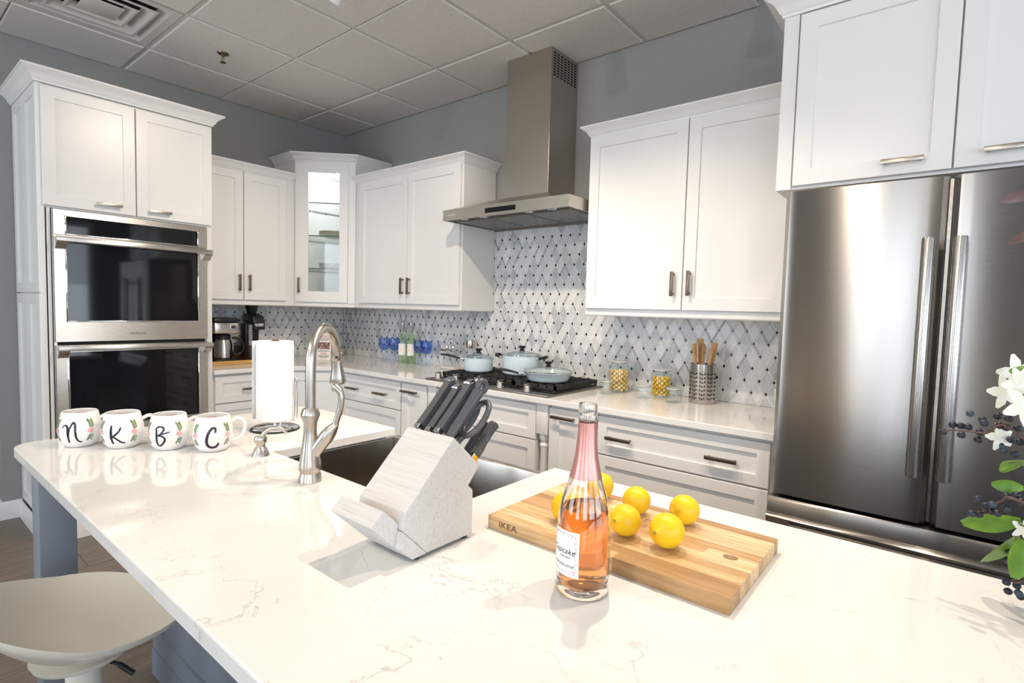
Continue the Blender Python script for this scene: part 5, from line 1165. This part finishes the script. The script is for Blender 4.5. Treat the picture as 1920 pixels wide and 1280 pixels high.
# ---- small potted plant by the fridge
leafg = mat('small_leaf', (.12, .22, .06), .5); oi = N(leafg).new('ShaderNodeNewGeometry'); r = ramp(leafg, [(0, (.08, .15, .04)), (1, (.26, .36, .12))]); lk(leafg, oi, 'Random Per Island', r, 'Fac'); basecol(leafg, r)
def leaf(mb, base, d, up, L, W, bend=.25, n=4):
    d = Vector(d).normalized(); s = d.cross(Vector(up)).normalized(); u_ = s.cross(d); b = Vector(base); vs = []; row = []
    for i in range(n + 1):
        t_ = i / n; ww = W * math.sin(math.pi * (t_ * .86 + .07)) ** .8; p = b + d * L * t_ - u_ * bend * L * t_ * t_
        vs += [tuple(p - s * ww / 2 + u_ * ww * .12), tuple(p), tuple(p + s * ww / 2 + u_ * ww * .12)]
    k = len(vs); off = u_ * .0007
    vs += [tuple(Vector(v) - off) for v in vs]
    fs = []
    for i in range(n):
        a = 3 * i; fs += [(a, a + 1, a + 4, a + 3), (a + 1, a + 2, a + 5, a + 4), (k + a, k + a + 3, k + a + 4, k + a + 1), (k + a + 1, k + a + 4, k + a + 5, k + a + 2), (a, a + 3, k + a + 3, k + a), (a + 2, k + a + 2, k + a + 5, a + 5)]
    fs += [(0, k, k + 1, 1), (1, k + 1, k + 2, 2), (3 * n, 3 * n + 1, k + 3 * n + 1, k + 3 * n), (3 * n + 1, 3 * n + 2, k + 3 * n + 2, k + 3 * n + 1)]
    mb.add(vs, fs)
gx, gy = 3.768, -.150; c = (gx, gy, ZC); gp = thing('potted_plant', 'small bushy green plant in a white pot tucked beside the fridge', 'plant', c)
MB().lathe([(0, 0), (.038, 0), (.048, .112), (.050, .116), (.046, .116), (.044, .107), (0, .105)], c, 32).build('pot', china, gp, smooth=40)
mb = MB(); rnd = random.Random(4)
for k in range(170):
    a = rnd.uniform(0, 6.28); el = rnd.uniform(-.2, 1.4); d = Vector((math.cos(a) * math.cos(el), math.sin(a) * math.cos(el), math.sin(el))); leaf(mb, Vector(c) + Vector((0, 0, .150)) + d * rnd.uniform(.012, .052), d + Vector((rnd.uniform(-.4, .4), rnd.uniform(-.4, .4), .2)), (0.01, 0, 1), .022, .010, .2, 2)
mb.build('foliage', leafg, gp, smooth=60, kind='stuff')
# ---- wine bottles, glasses
metalcap = mat('screwcap_silver', (.55, .56, .58), .3, 1.0); mp = coords(metalcap); bump(metalcap, noise(metalcap, mp, 60, 2), 'Fac', .02, .0003)
lab2 = mat('cream_label', (.84, .80, .74), .6); mp = coords(lab2); bump(lab2, noise(lab2, mp, 300, 2), 'Fac', .05, .0003)
gb = thin_glass('green_bottle_glass', (.93, .965, .88)); bluew = thin_glass('cobalt_glass_thin', (.70, .79, .97)); goldp = mat('print_gold', (.45, .36, .12), .5); mp = coords(goldp); bump(goldp, noise(goldp, mp, 60, 2), 'Fac', .05, .0003)
G2 = [(.033, 0), (.0365, .004), (.0368, .170), (.034, .190), (.022, .215), (.0145, .235), (.0135, .250)]
def g2r(z):
    for (r0, z0), (r1, z1) in zip(G2, G2[1:]):
        if z <= z1: return r0 + (r1 - r0) * max(0, z - z0) / (z1 - z0)
    return G2[-1][0]
def green_bottle(label, x, y):
    c = (x, y, ZC); t = thing('wine_bottle', label, 'bottle', c, group='green wine bottles by the backsplash')
    MB().lathe([(0, .002)] + G2 + [(.0135, .315), (.010, .315), (.010, .25)] + [(r_ - .003, z) for r_, z in G2[::-1][1:-1]] + [(.030, .006), (0, .008)], c, 36).build('glass', gb, t, smooth=50)
    MB().lathe([(.0142, .252), (.0150, .253), (.0150, .318), (.0135, .3195), (0, .3195), (0, .3165), (.0142, .3165), (.0142, .252)], c, 24).build('screw_cap', metalcap, t, smooth=40)
    fn = cyl_map(c, g2r, va(x, y) - .12); mb = MB(); na, nb = 16, 4; lw = .030
    mb.add([fn(-lw + 2 * lw * i / na, .066 + .090 * j / nb, .0005) for j in range(nb + 1) for i in range(na + 1)], [(j * (na + 1) + i, j * (na + 1) + i + 1, (j + 1) * (na + 1) + i + 1, (j + 1) * (na + 1) + i) for j in range(nb) for i in range(na)])
    lb = mb.build('label', lab2, t, smooth=60)
    mb = MB()
    for s, z, q in ((-.012, .140, .008), (-.012, .120, .006), (-.010, .108, .010), (-.012, .098, .005)): stroke(mb, [(s - q, z), (s, z + .002), (s + q, z)], [.001, .004, .001], fn, .0009)
    mb.build('label_print', goldp, lb, smooth=0)
green_bottle('pale green wine bottle with cream label, left one of the pair', .985, -.112)
green_bottle('pale green wine bottle with cream label, right one of the pair', 1.066, -.092)
def wine_glass(label, x, y, s=1.0):
    c = (x, y, ZC); t = thing('wine_glass', label, 'wine glass', c, group='blue wine glasses by the backsplash')
    MB().lathe([(0, 0), (.034, 0), (.034, .0015), (.010, .006), (.0042, .014), (.0036, .050), (.005, .084), (.009, .0885), (0, .0885)], c, 32).build('stem', jarglass, t, smooth=50)
    bo = [(.010, .089), (.028, .096), (.040, .112), (.0455, .136), (.0440, .160), (.0395, .190)]
    MB().lathe([(0, .0887)] + bo + [(.0383, .190)] + [(r_ - .0016, z + .0008) for r_, z in bo[::-1][1:]] + [(0, .0925)], c, 36).build('bowl', bluew, t, smooth=60)
wine_glass('blue-bowled wine glass at the far left of the counter row', .785, -.135)
wine_glass('blue-bowled wine glass just left of the green bottles', .868, -.098)
wine_glass('blue-bowled wine glass just right of the green bottles', 1.158, -.090)
wine_glass('blue-bowled wine glass at the right end, nearest the cooktop', 1.262, -.112)
# ---- cruet rack and spice mill
cr = thing('cruet_rack', 'chrome cruet stand with a loop handle and two glass bottles beside the cooktop', 'cruet stand', (1.52, -.11, ZC))
mb = MB().box(1.455, 1.585, -.145, -.075, ZC, ZC + .022, .004); mb.build('base', kwood, cr)
for xx in (1.488, 1.552):
    b_ = MB().lathe([(0, 0), (.024, 0), (.025, .003), (.025, .095), (.018, .112), (.010, .118), (.010, .128), (0, .128)], (xx, -.11, ZC + .0225), 24).build('cruet', jarglass, cr, smooth=40)
    MB().lathe([(0, .1285), (.012, .1285), (.013, .150), (.010, .156), (0, .157)], (xx, -.11, ZC + .0225), 16).build('cap', chrome, b_, smooth=40)
mb = MB(); mb.box(1.452, 1.588, -.146, -.1365, ZC + .128, ZC + .147, .002); mb.box(1.452, 1.588, -.0835, -.074, ZC + .128, ZC + .147, .002); mb.build('band', chrome, cr)
MB().tube(smooth_path([(1.520, -.11, ZC + .022), (1.520, -.11, ZC + .15), (1.505, -.11, ZC + .20), (1.520, -.11, ZC + .228), (1.535, -.11, ZC + .20), (1.522, -.11, ZC + .15)], 5), .003, 8).build('loop_handle', chrome, cr, smooth=60)
sm = thing('spice_mill', 'glass spice mill with a brushed steel cap standing behind the saucepan', 'spice mill', (1.70, -.085, ZC))
MB().lathe([(0, 0), (.030, 0), (.031, .004), (.029, .16), (.027, .165), (0, .165)], (1.70, -.085, ZC), 28).build('glass_body', jarglass, sm, smooth=40)
MB().lathe([(0, .1655), (.033, .1655), (.034, .168), (.034, .218), (.032, .222), (0, .222)], (1.70, -.085, ZC), 28).build('steel_cap', ss_v, sm, smooth=40)
# ---- flyer and small bowl
fp = thing('flyer', 'upright printed flyer with red heading and kitchen photo behind the faucet', 'flyer', (.44, -.47, ZC))
fw_ = Vector((.72, -.69, 0)).normalized(); fs_ = Vector((.69, .72, 0)).normalized(); fo_ = Vector((.44, -.47, ZC))
def fq(a, b, d): return tuple(fo_ + fs_ * a + fw_ * (d - b * .10) + Vector((0, 0, b)))
def fcard(a0, a1, b0, b1, d, material, nm, par, th=.0012):
    vs = [fq(a, b, e) for e in (d, d - th) for a, b in ((a0, b0), (a1, b0), (a1, b1), (a0, b1))]
    return MB().add(vs, [(0, 1, 2, 3), (7, 6, 5, 4), (0, 4, 5, 1), (1, 5, 6, 2), (2, 6, 7, 3), (3, 7, 4, 0)]).build(nm, material, par, smooth=0)
fcard(-.055, .055, 0, .215, 0, lab2, 'sheet', fp); photo = mat('photo_print', (.12, .05, .045), .4); mp = coords(photo, (1, 1, 1)); n = noise(photo, mp, 60, 4, .7); r = ramp(photo, [(.35, (.03, .025, .025)), (.5, (.22, .06, .05)), (.62, (.5, .42, .38))]); lk(photo, n, 'Fac', r, 'Fac'); basecol(photo, r)
fcard(-.046, .046, .088, .142, .0006, photo, 'photo', fp, .0005)
redp = mat('print_red', (.62, .04, .06), .5); mp = coords(redp); bump(redp, noise(redp, mp, 60, 2), 'Fac', .03, .0003)
for tx, sz, bb in (('NKBC', .026, .190), ('NKBC', .020, .052)): text_mb(tx, sz, lambda x, y, bb=bb: fq(x, bb + y, .0009)).build('heading', redp, fp, smooth=0)
mb = MB()
for bb in (.172, .164, .156, .075, .068, .034, .026, .018):
    w2 = .042 if bb not in (.156, .018) else .028
    vs = [fq(a, b, .0008) for a, b in ((-w2, bb), (w2, bb), (w2, bb + .0028), (-w2, bb + .0028))]; mb.add(vs, [(0, 1, 2, 3)])
mb.build('text_lines', ink, fp, smooth=0)
prop_v = [fq(a, b, e) for a, b, e in ((-.02, .001, -.0015), (.02, .001, -.0015), (.02, .15, -.0015), (-.02, .15, -.0015))]
MB().add([tuple(fo_ + fs_ * -.015 + fw_ * -.075), tuple(fo_ + fs_ * .015 + fw_ * -.075), fq(.015, .14, -.0018), fq(-.015, .14, -.0018), tuple(fo_ + fs_ * -.015 + fw_ * -.072), tuple(fo_ + fs_ * .015 + fw_ * -.072), fq(.015, .143, -.0016), fq(-.015, .143, -.0016)], [(0, 1, 2, 3), (7, 6, 5, 4), (0, 4, 5, 1), (1, 5, 6, 2), (2, 6, 7, 3), (3, 7, 4, 0)]).build('easel_leg', lab2, fp, smooth=0)
stone = mat('grey_ceramic', (.50, .49, .50), .4); mp = coords(stone); n = noise(stone, mp, 40, 3); r = ramp(stone, [(0, (.44, .43, .44)), (1, (.56, .55, .56))]); lk(stone, n, 'Fac', r, 'Fac'); basecol(stone, r)
tag(MB().lathe([(0, 0), (.040, 0), (.050, .010), (.052, .055), (.054, .058), (.050, .058), (.046, .012), (0, .008)], (.135, -.135, ZC), 36).build('small_bowl', stone, org=(.135, -.135, ZC), smooth=40), 'small grey ceramic bowl in the counter corner behind the faucet', 'bowl')
# ---- coffee station
bam = mat('bamboo_tray', (.62, .36, .10), .45); wood(bam, (.50, .27, .06), (.62, .36, .10), (.70, .44, .15), (40, 4, 40), .15)
ty = thing('wooden_tray', 'honey-coloured wooden tray under the coffee things beside the oven', 'tray', (.2, -1.1, ZC))
MB().box(.04, .372, -1.362, -.85, ZC, ZC + .012, .002).build('bottom', bam, ty)
mb = MB()
for q in ((.36, .372, -1.362, -.85), (.04, .052, -1.362, -.85), (.052, .36, -1.362, -1.35), (.052, .36, -.862, -.85)): mb.box(q[0], q[1], q[2], q[3], ZC + .0122, ZC + .027, .001)
mb.build('raised_edge', bam, ty)
TZ = ZC + .0126
cm = thing('coffee_maker', 'black and steel drip coffee maker with a steel thermal carafe', 'coffee maker', (.19, -1.15, TZ))
MB().box(.07, .315, -1.235, -1.075, TZ, TZ + .022, .006).build('base', black, cm)
MB().box(.07, .135, -1.235, -1.075, TZ + .0222, TZ + .205, .006).build('water_tank', black, cm)
MB().box(.07, .300, -1.240, -1.070, TZ + .2052, TZ + .285, .012).build('brew_head', ss_h, cm)
MB().box(.068, .305, -1.243, -1.067, TZ + .2852, TZ + .318, .012).build('lid', black, cm)
MB().box(.2995, .304, -1.135, -1.085, TZ + .225, TZ + .268, .002).build('control_panel', ss_v, cm); MB().box(.3035, .3055, -1.128, -1.098, TZ + .245, TZ + .262).build('display', ink, cm, smooth=0)
cf = MB().lathe([(0, 0), (.054, 0), (.060, .006), (.060, .105), (.050, .135), (.046, .140), (0, .140)], (.225, -1.152, TZ + .0225), 36).build('carafe', ss_v, cm, smooth=40)
MB().lathe([(.046, .1405), (.050, .142), (.050, .165), (.040, .176), (0, .178), (0, .1405)], (.225, -1.152, TZ + .0225), 28).build('carafe_lid', black, cf, smooth=40)
MB().tube(smooth_path([(.245, -1.098, TZ + .170), (.255, -1.058, TZ + .168), (.262, -1.028, TZ + .14), (.262, -1.022, TZ + .09), (.255, -1.045, TZ + .055), (.246, -1.094, TZ + .05)], 5), .0085, 10, 1.5).build('carafe_handle', black, cf, smooth=60)
darkb = mat('dark_brown_lacquer', (.035, .018, .012), .35); mp = coords(darkb); bump(darkb, noise(darkb, mp, 80, 2), 'Fac', .05, .0004)
pd = thing('pod_box', 'dark brown coffee pod drawer box on the wooden tray', 'drawer box', (.2, -.94, TZ))
MB().box(.07, .325, -1.012, -.868, TZ, TZ + .105, .003).build('body', darkb, pd); MB().box(.3252, .332, -1.008, -.872, TZ + .006, TZ + .098, .002).build('drawer_front', darkb, pd)
MB().box(.3322, .340, -.960, -.920, TZ + .085, TZ + .095, .002).build('handle', trimm, pd)
PT = TZ + .1055
pr_ = thing('pod_rack', 'black coffee pod rack with a column of silver capsules', 'pod rack', (.22, -.985, PT))
MB().box(.185, .270, -1.010, -.958, PT, PT + .17, .002).build('tower', black, pr_)
for k in range(9): MB().lathe([(0, 0), (.0155, 0), (.0185, .012), (.020, .013), (.020, .0145), (0, .0145)], (.285, -.984, PT + .006 + k * .0175), 16).build('capsule', metalcap, pr_, smooth=40)
bw = thing('pod_coffee_brewer', 'black rounded single-cup coffee brewer on the pod drawer', 'coffee brewer', (.2, -.905, PT))
MB().box(.09, .195, -.952, -.872, PT, PT + .185, .010).build('body', black, bw)
hp_ = [(.09, PT + .186), (.09, PT + .225), (.12, PT + .245), (.20, PT + .245), (.262, PT + .225), (.285, PT + .18), (.285, PT + .125), (.20, PT + .125), (.196, PT + .186)]
MB().prism(hp_, lambda x, z, y: (x, y, z), -.955, -.869).build('brew_head', black, bw, smooth=35, bev=.004)
MB().box(.283, .2885, -.945, -.880, PT + .150, PT + .172, .002).build('chrome_band', chrome, bw)
MB().box(.196, .285, -.950, -.874, PT, PT + .02, .004).build('drip_tray', black, bw)
sc = thing('stirrer_cup', 'black flared cup full of dark stir sticks on top of the brewer', 'cup', (.155, -.912, PT + .2455))
cz = PT + .2458
MB().lathe([(0, 0), (.033, 0), (.052, .080), (.050, .080), (.032, .003), (0, .003)], (.155, -.912, cz), 28).build('cup', black, sc, smooth=40)
mb = MB(); rnd = random.Random(9)
for k in range(50):
    a = rnd.uniform(0, 6.28); rr = rnd.uniform(.002, .023); b = Vector((.155 + rr * math.cos(a), -.912 + rr * math.sin(a), cz + .006)); e_ = b + Vector((math.cos(a) * rr * 1.1, math.sin(a) * rr * 1.1, rnd.uniform(.085, .105))); mb.tube([b, e_], .0016, 5)
mb.build('stir_sticks', darkb, sc, smooth=0, kind='stuff')
# ---- flower arrangement at the right end of the island
vx_, vy_ = 4.565, -1.775; c = (vx_, vy_, ZC)
fl = thing('flower_arrangement', 'arrangement of white blossoms, green leaves and dark berries at the right edge of the island', 'flowers', c)
vase_m = mat('vase_ceramic', (.70, .70, .69), .25); mp = coords(vase_m); bump(vase_m, noise(vase_m, mp, 30, 2), 'Fac', .03, .0004)
MB().lathe([(0, 0), (.045, 0), (.062, .04), (.066, .09), (.050, .15), (.036, .185), (.040, .20), (.036, .20), (.032, .185), (.046, .148), (.060, .09), (.056, .04), (.042, .005), (0, .005)], c, 40).build('vase', vase_m, fl, smooth=50)
stem_m = mat('stem_green', (.10, .13, .05), .6); mp = coords(stem_m); bump(stem_m, noise(stem_m, mp, 90, 2), 'Fac', .1, .0004)
twig_m = mat('berry_twig', (.09, .05, .045), .6); mp = coords(twig_m); bump(twig_m, noise(twig_m, mp, 90, 2), 'Fac', .1, .0004)
leaf_m = mat('bright_leaf', (.16, .34, .02), .38); mp = coords(leaf_m); n = noise(leaf_m, mp, 30, 3); r = ramp(leaf_m, [(.3, (.06, .16, .01)), (.7, (.15, .29, .02))]); lk(leaf_m, n, 'Fac', r, 'Fac'); basecol(leaf_m, r)
berry_m = mat('berry_blue', (.025, .03, .06), .35); n_ = N(berry_m).new('ShaderNodeNewGeometry'); r = ramp(berry_m, [(0, (.008, .007, .012)), (.6, (.016, .018, .034)), (1, (.03, .055, .08))]); lk(berry_m, n_, 'Random Per Island', r, 'Fac'); basecol(berry_m, r)
petal_m = mat('white_petal', (.84, .82, .72), .5); mp = coords(petal_m); n = noise(petal_m, mp, 40, 2); r = ramp(petal_m, [(.35, (.80, .80, .60)), (.6, (.86, .84, .78))]); lk(petal_m, n, 'Fac', r, 'Fac'); basecol(petal_m, r)
burg_m = mat('burgundy_leaf', (.12, .05, .06), .4); mp = coords(burg_m); n = noise(burg_m, mp, 25, 2); r = ramp(burg_m, [(.3, (.09, .045, .05)), (.7, (.22, .15, .16))]); lk(burg_m, n, 'Fac', r, 'Fac'); basecol(burg_m, r)
mouth = Vector((vx_, vy_, ZC + .19))
def branch(pts, rad, material, nm):
    p = [tuple(mouth - Vector((0, 0, .05)))] + [tuple(q) for q in pts]; p = smooth_path(p, 4); return MB().tube(p, [rad * (1 - .55 * i / (len(p) - 1)) for i in range(len(p))], 6).build(nm, material, fl, smooth=60), p
# berry sprays
rnd = random.Random(21)
def berries(ends):
    mb = MB()
    for b in ends:
        R = Matrix.Rotation(rnd.uniform(0, 6), 3, 'X') @ Matrix.Rotation(rnd.uniform(0, 6), 3, 'Y')
        mb.lathe([(0, -.0055), (.0045, -.004), (.0058, 0), (.0045, .004), (.0015, .0058), (0, .0062)], b, 8, R)
    return mb
SPR = [
 ([(4.4275, -1.7600, 1.1791), (4.3951, -1.7500, 1.1704), (4.3566, -1.7450, 1.1683), (4.3420, -1.7450, 1.1633)],
  [(4.3420, -1.7249, 1.1600), (4.3536, -1.7253, 1.1736), (4.3652, -1.7645, 1.1651), (4.3734, -1.7633, 1.2002), (4.3637, -1.7302, 1.1741), (4.3729, -1.7346, 1.1745), (4.3894, -1.7375, 1.1896), (4.3909, -1.7534, 1.1862), (4.3873, -1.7403, 1.1692), (4.3861, -1.7403, 1.1570), (4.4069, -1.7414, 1.1979), (4.4180, -1.7600, 1.1988), (4.4092, -1.7481, 1.1849), (4.4166, -1.7497, 1.1830), (4.4309, -1.7352, 1.1814), (4.4256, -1.7232, 1.1609), (4.4138, -1.7252, 1.1490), (4.4167, -1.7431, 1.1469), (4.4294, -1.7474, 1.1435), (4.4329, -1.7552, 1.1645)]),
 ([(4.4354, -1.8100, 1.0875), (4.4166, -1.7962, 1.0808), (4.4003, -1.7875, 1.0604), (4.3840, -1.7838, 1.0467)],
  [(4.3884, -1.8029, 1.0779), (4.3831, -1.8033, 1.0537), (4.3996, -1.7840, 1.0650), (4.4062, -1.7905, 1.0701), (4.4052, -1.7878, 1.0593), (4.4180, -1.7653, 1.0854), (4.4219, -1.7814, 1.0847), (4.4231, -1.7798, 1.0658), (4.4311, -1.7941, 1.0918), (4.4359, -1.8035, 1.0859), (4.3916, -1.7902, 1.0514), (4.4118, -1.7985, 1.0607)]),
 ([(4.4518, -1.7300, 0.9438), (4.4439, -1.7290, 0.9450), (4.4324, -1.7280, 0.9320)],
  [(4.4333, -1.7296, 0.9363), (4.4476, -1.7081, 0.9269), (4.4366, -1.7223, 0.9199), (4.4468, -1.7440, 0.9289), (4.4532, -1.7127, 0.9420), (4.4521, -1.7169, 0.9147), (4.4340, -1.7197, 0.9961), (4.4344, -1.7121, 0.9659), (4.4349, -1.7184, 0.9821)]),
]
for ln, bs in SPR:
    o_, p = branch([Vector(q) for q in ln], .0022, twig_m, 'berry_twig')
    berries(bs).build('berries', berry_m, fl, smooth=60, kind='stuff')
# leaves (large, each its own part)
LV = [((4.4391, -1.7480, 1.1298), (4.4201, -1.7200, 1.1218), 0.045),
      ((4.4398, -1.7720, 1.0988), (4.4044, -1.7800, 1.0982), 0.02),
      ((4.4415, -1.7600, 1.0471), (4.3741, -1.7450, 1.0172), 0.034),
      ((4.4384, -1.7450, 1.0167), (4.4091, -1.7000, 0.9462), 0.04),
      ((4.4414, -1.7800, 1.0246), (4.4376, -1.8000, 0.9699), 0.04),
      ((4.4297, -1.7620, 1.2765), (4.4173, -1.7400, 1.2706), 0.018),
      ((4.640, -1.740, 1.120), (4.735, -1.690, 1.150), .040), ((4.600, -1.820, 1.110), (4.650, -1.905, 1.090), .038), ((4.620, -1.760, 1.180), (4.700, -1.800, 1.270), .036), ((4.560, -1.720, 1.150), (4.570, -1.640, 1.210), .036)]
for a, b, wd in LV:
    A, B = Vector(a), Vector(b); d = B - A; mb = MB(); leaf(mb, A, d, (-_f)[:], d.length, wd, .06, 6); mb.build('leaf', leaf_m, fl, smooth=60)
branch([Vector((4.4494, -1.7700, 0.9994)), Vector((4.4367, -1.7650, 1.0225))], .002, stem_m, 'stem'); branch([Vector((4.4498, -1.7700, 1.0401)), Vector((4.4415, -1.7600, 1.0471))], .002, stem_m, 'stem'); branch([Vector((4.4445, -1.7700, 1.1275)), Vector((4.4380, -1.7600, 1.1321))], .002, stem_m, 'stem')
# white blossoms
for ctr, sz in (((4.4229, -1.7250, 1.2650), 0.03), ((4.4239, -1.7750, 1.2514), 0.026), ((4.4100, -1.7450, 1.2363), 0.026), ((4.4281, -1.7950, 1.2241), 0.03), ((4.4104, -1.7250, 1.1637), 0.022), ((4.4432, -1.7550, 1.0337), 0.018), ((4.640, -1.700, 1.260), .030), ((4.690, -1.790, 1.220), .028), ((4.610, -1.850, 1.240), .030)):
    ctr = Vector(ctr); mb = MB(); ph = ctr.x * 97
    for k in range(5):
        a = k * 1.257 + ph; d = (_r * math.cos(a) + _u * math.sin(a) * .9 - _f * .35); leaf(mb, ctr, d, (-_f)[:], sz, sz * .62, .25, 3)
    mb.build('blossom', petal_m, fl, smooth=60)
branch([Vector((4.4510, -1.7700, 1.1608)), Vector((4.4353, -1.7650, 1.2374)), Vector((4.4220, -1.7570, 1.2633))], .0022, stem_m, 'stem')
# burgundy leaves reaching over
for a, b, wd in (((4.4336, -1.8000, 1.5318), (4.3860, -1.7800, 1.5231), .016), ((4.4368, -1.8000, 1.4797), (4.4005, -1.7800, 1.4593), .015)):
    A, B = Vector(a), Vector(b); d = B - A; mb = MB(); leaf(mb, A, d, (-_f)[:], d.length, wd, .05, 6); mb.build('burgundy_leaf', burg_m, fl, smooth=60)
    branch([A + Vector((.01, 0, -.18)), A], .002, twig_m, 'stem')
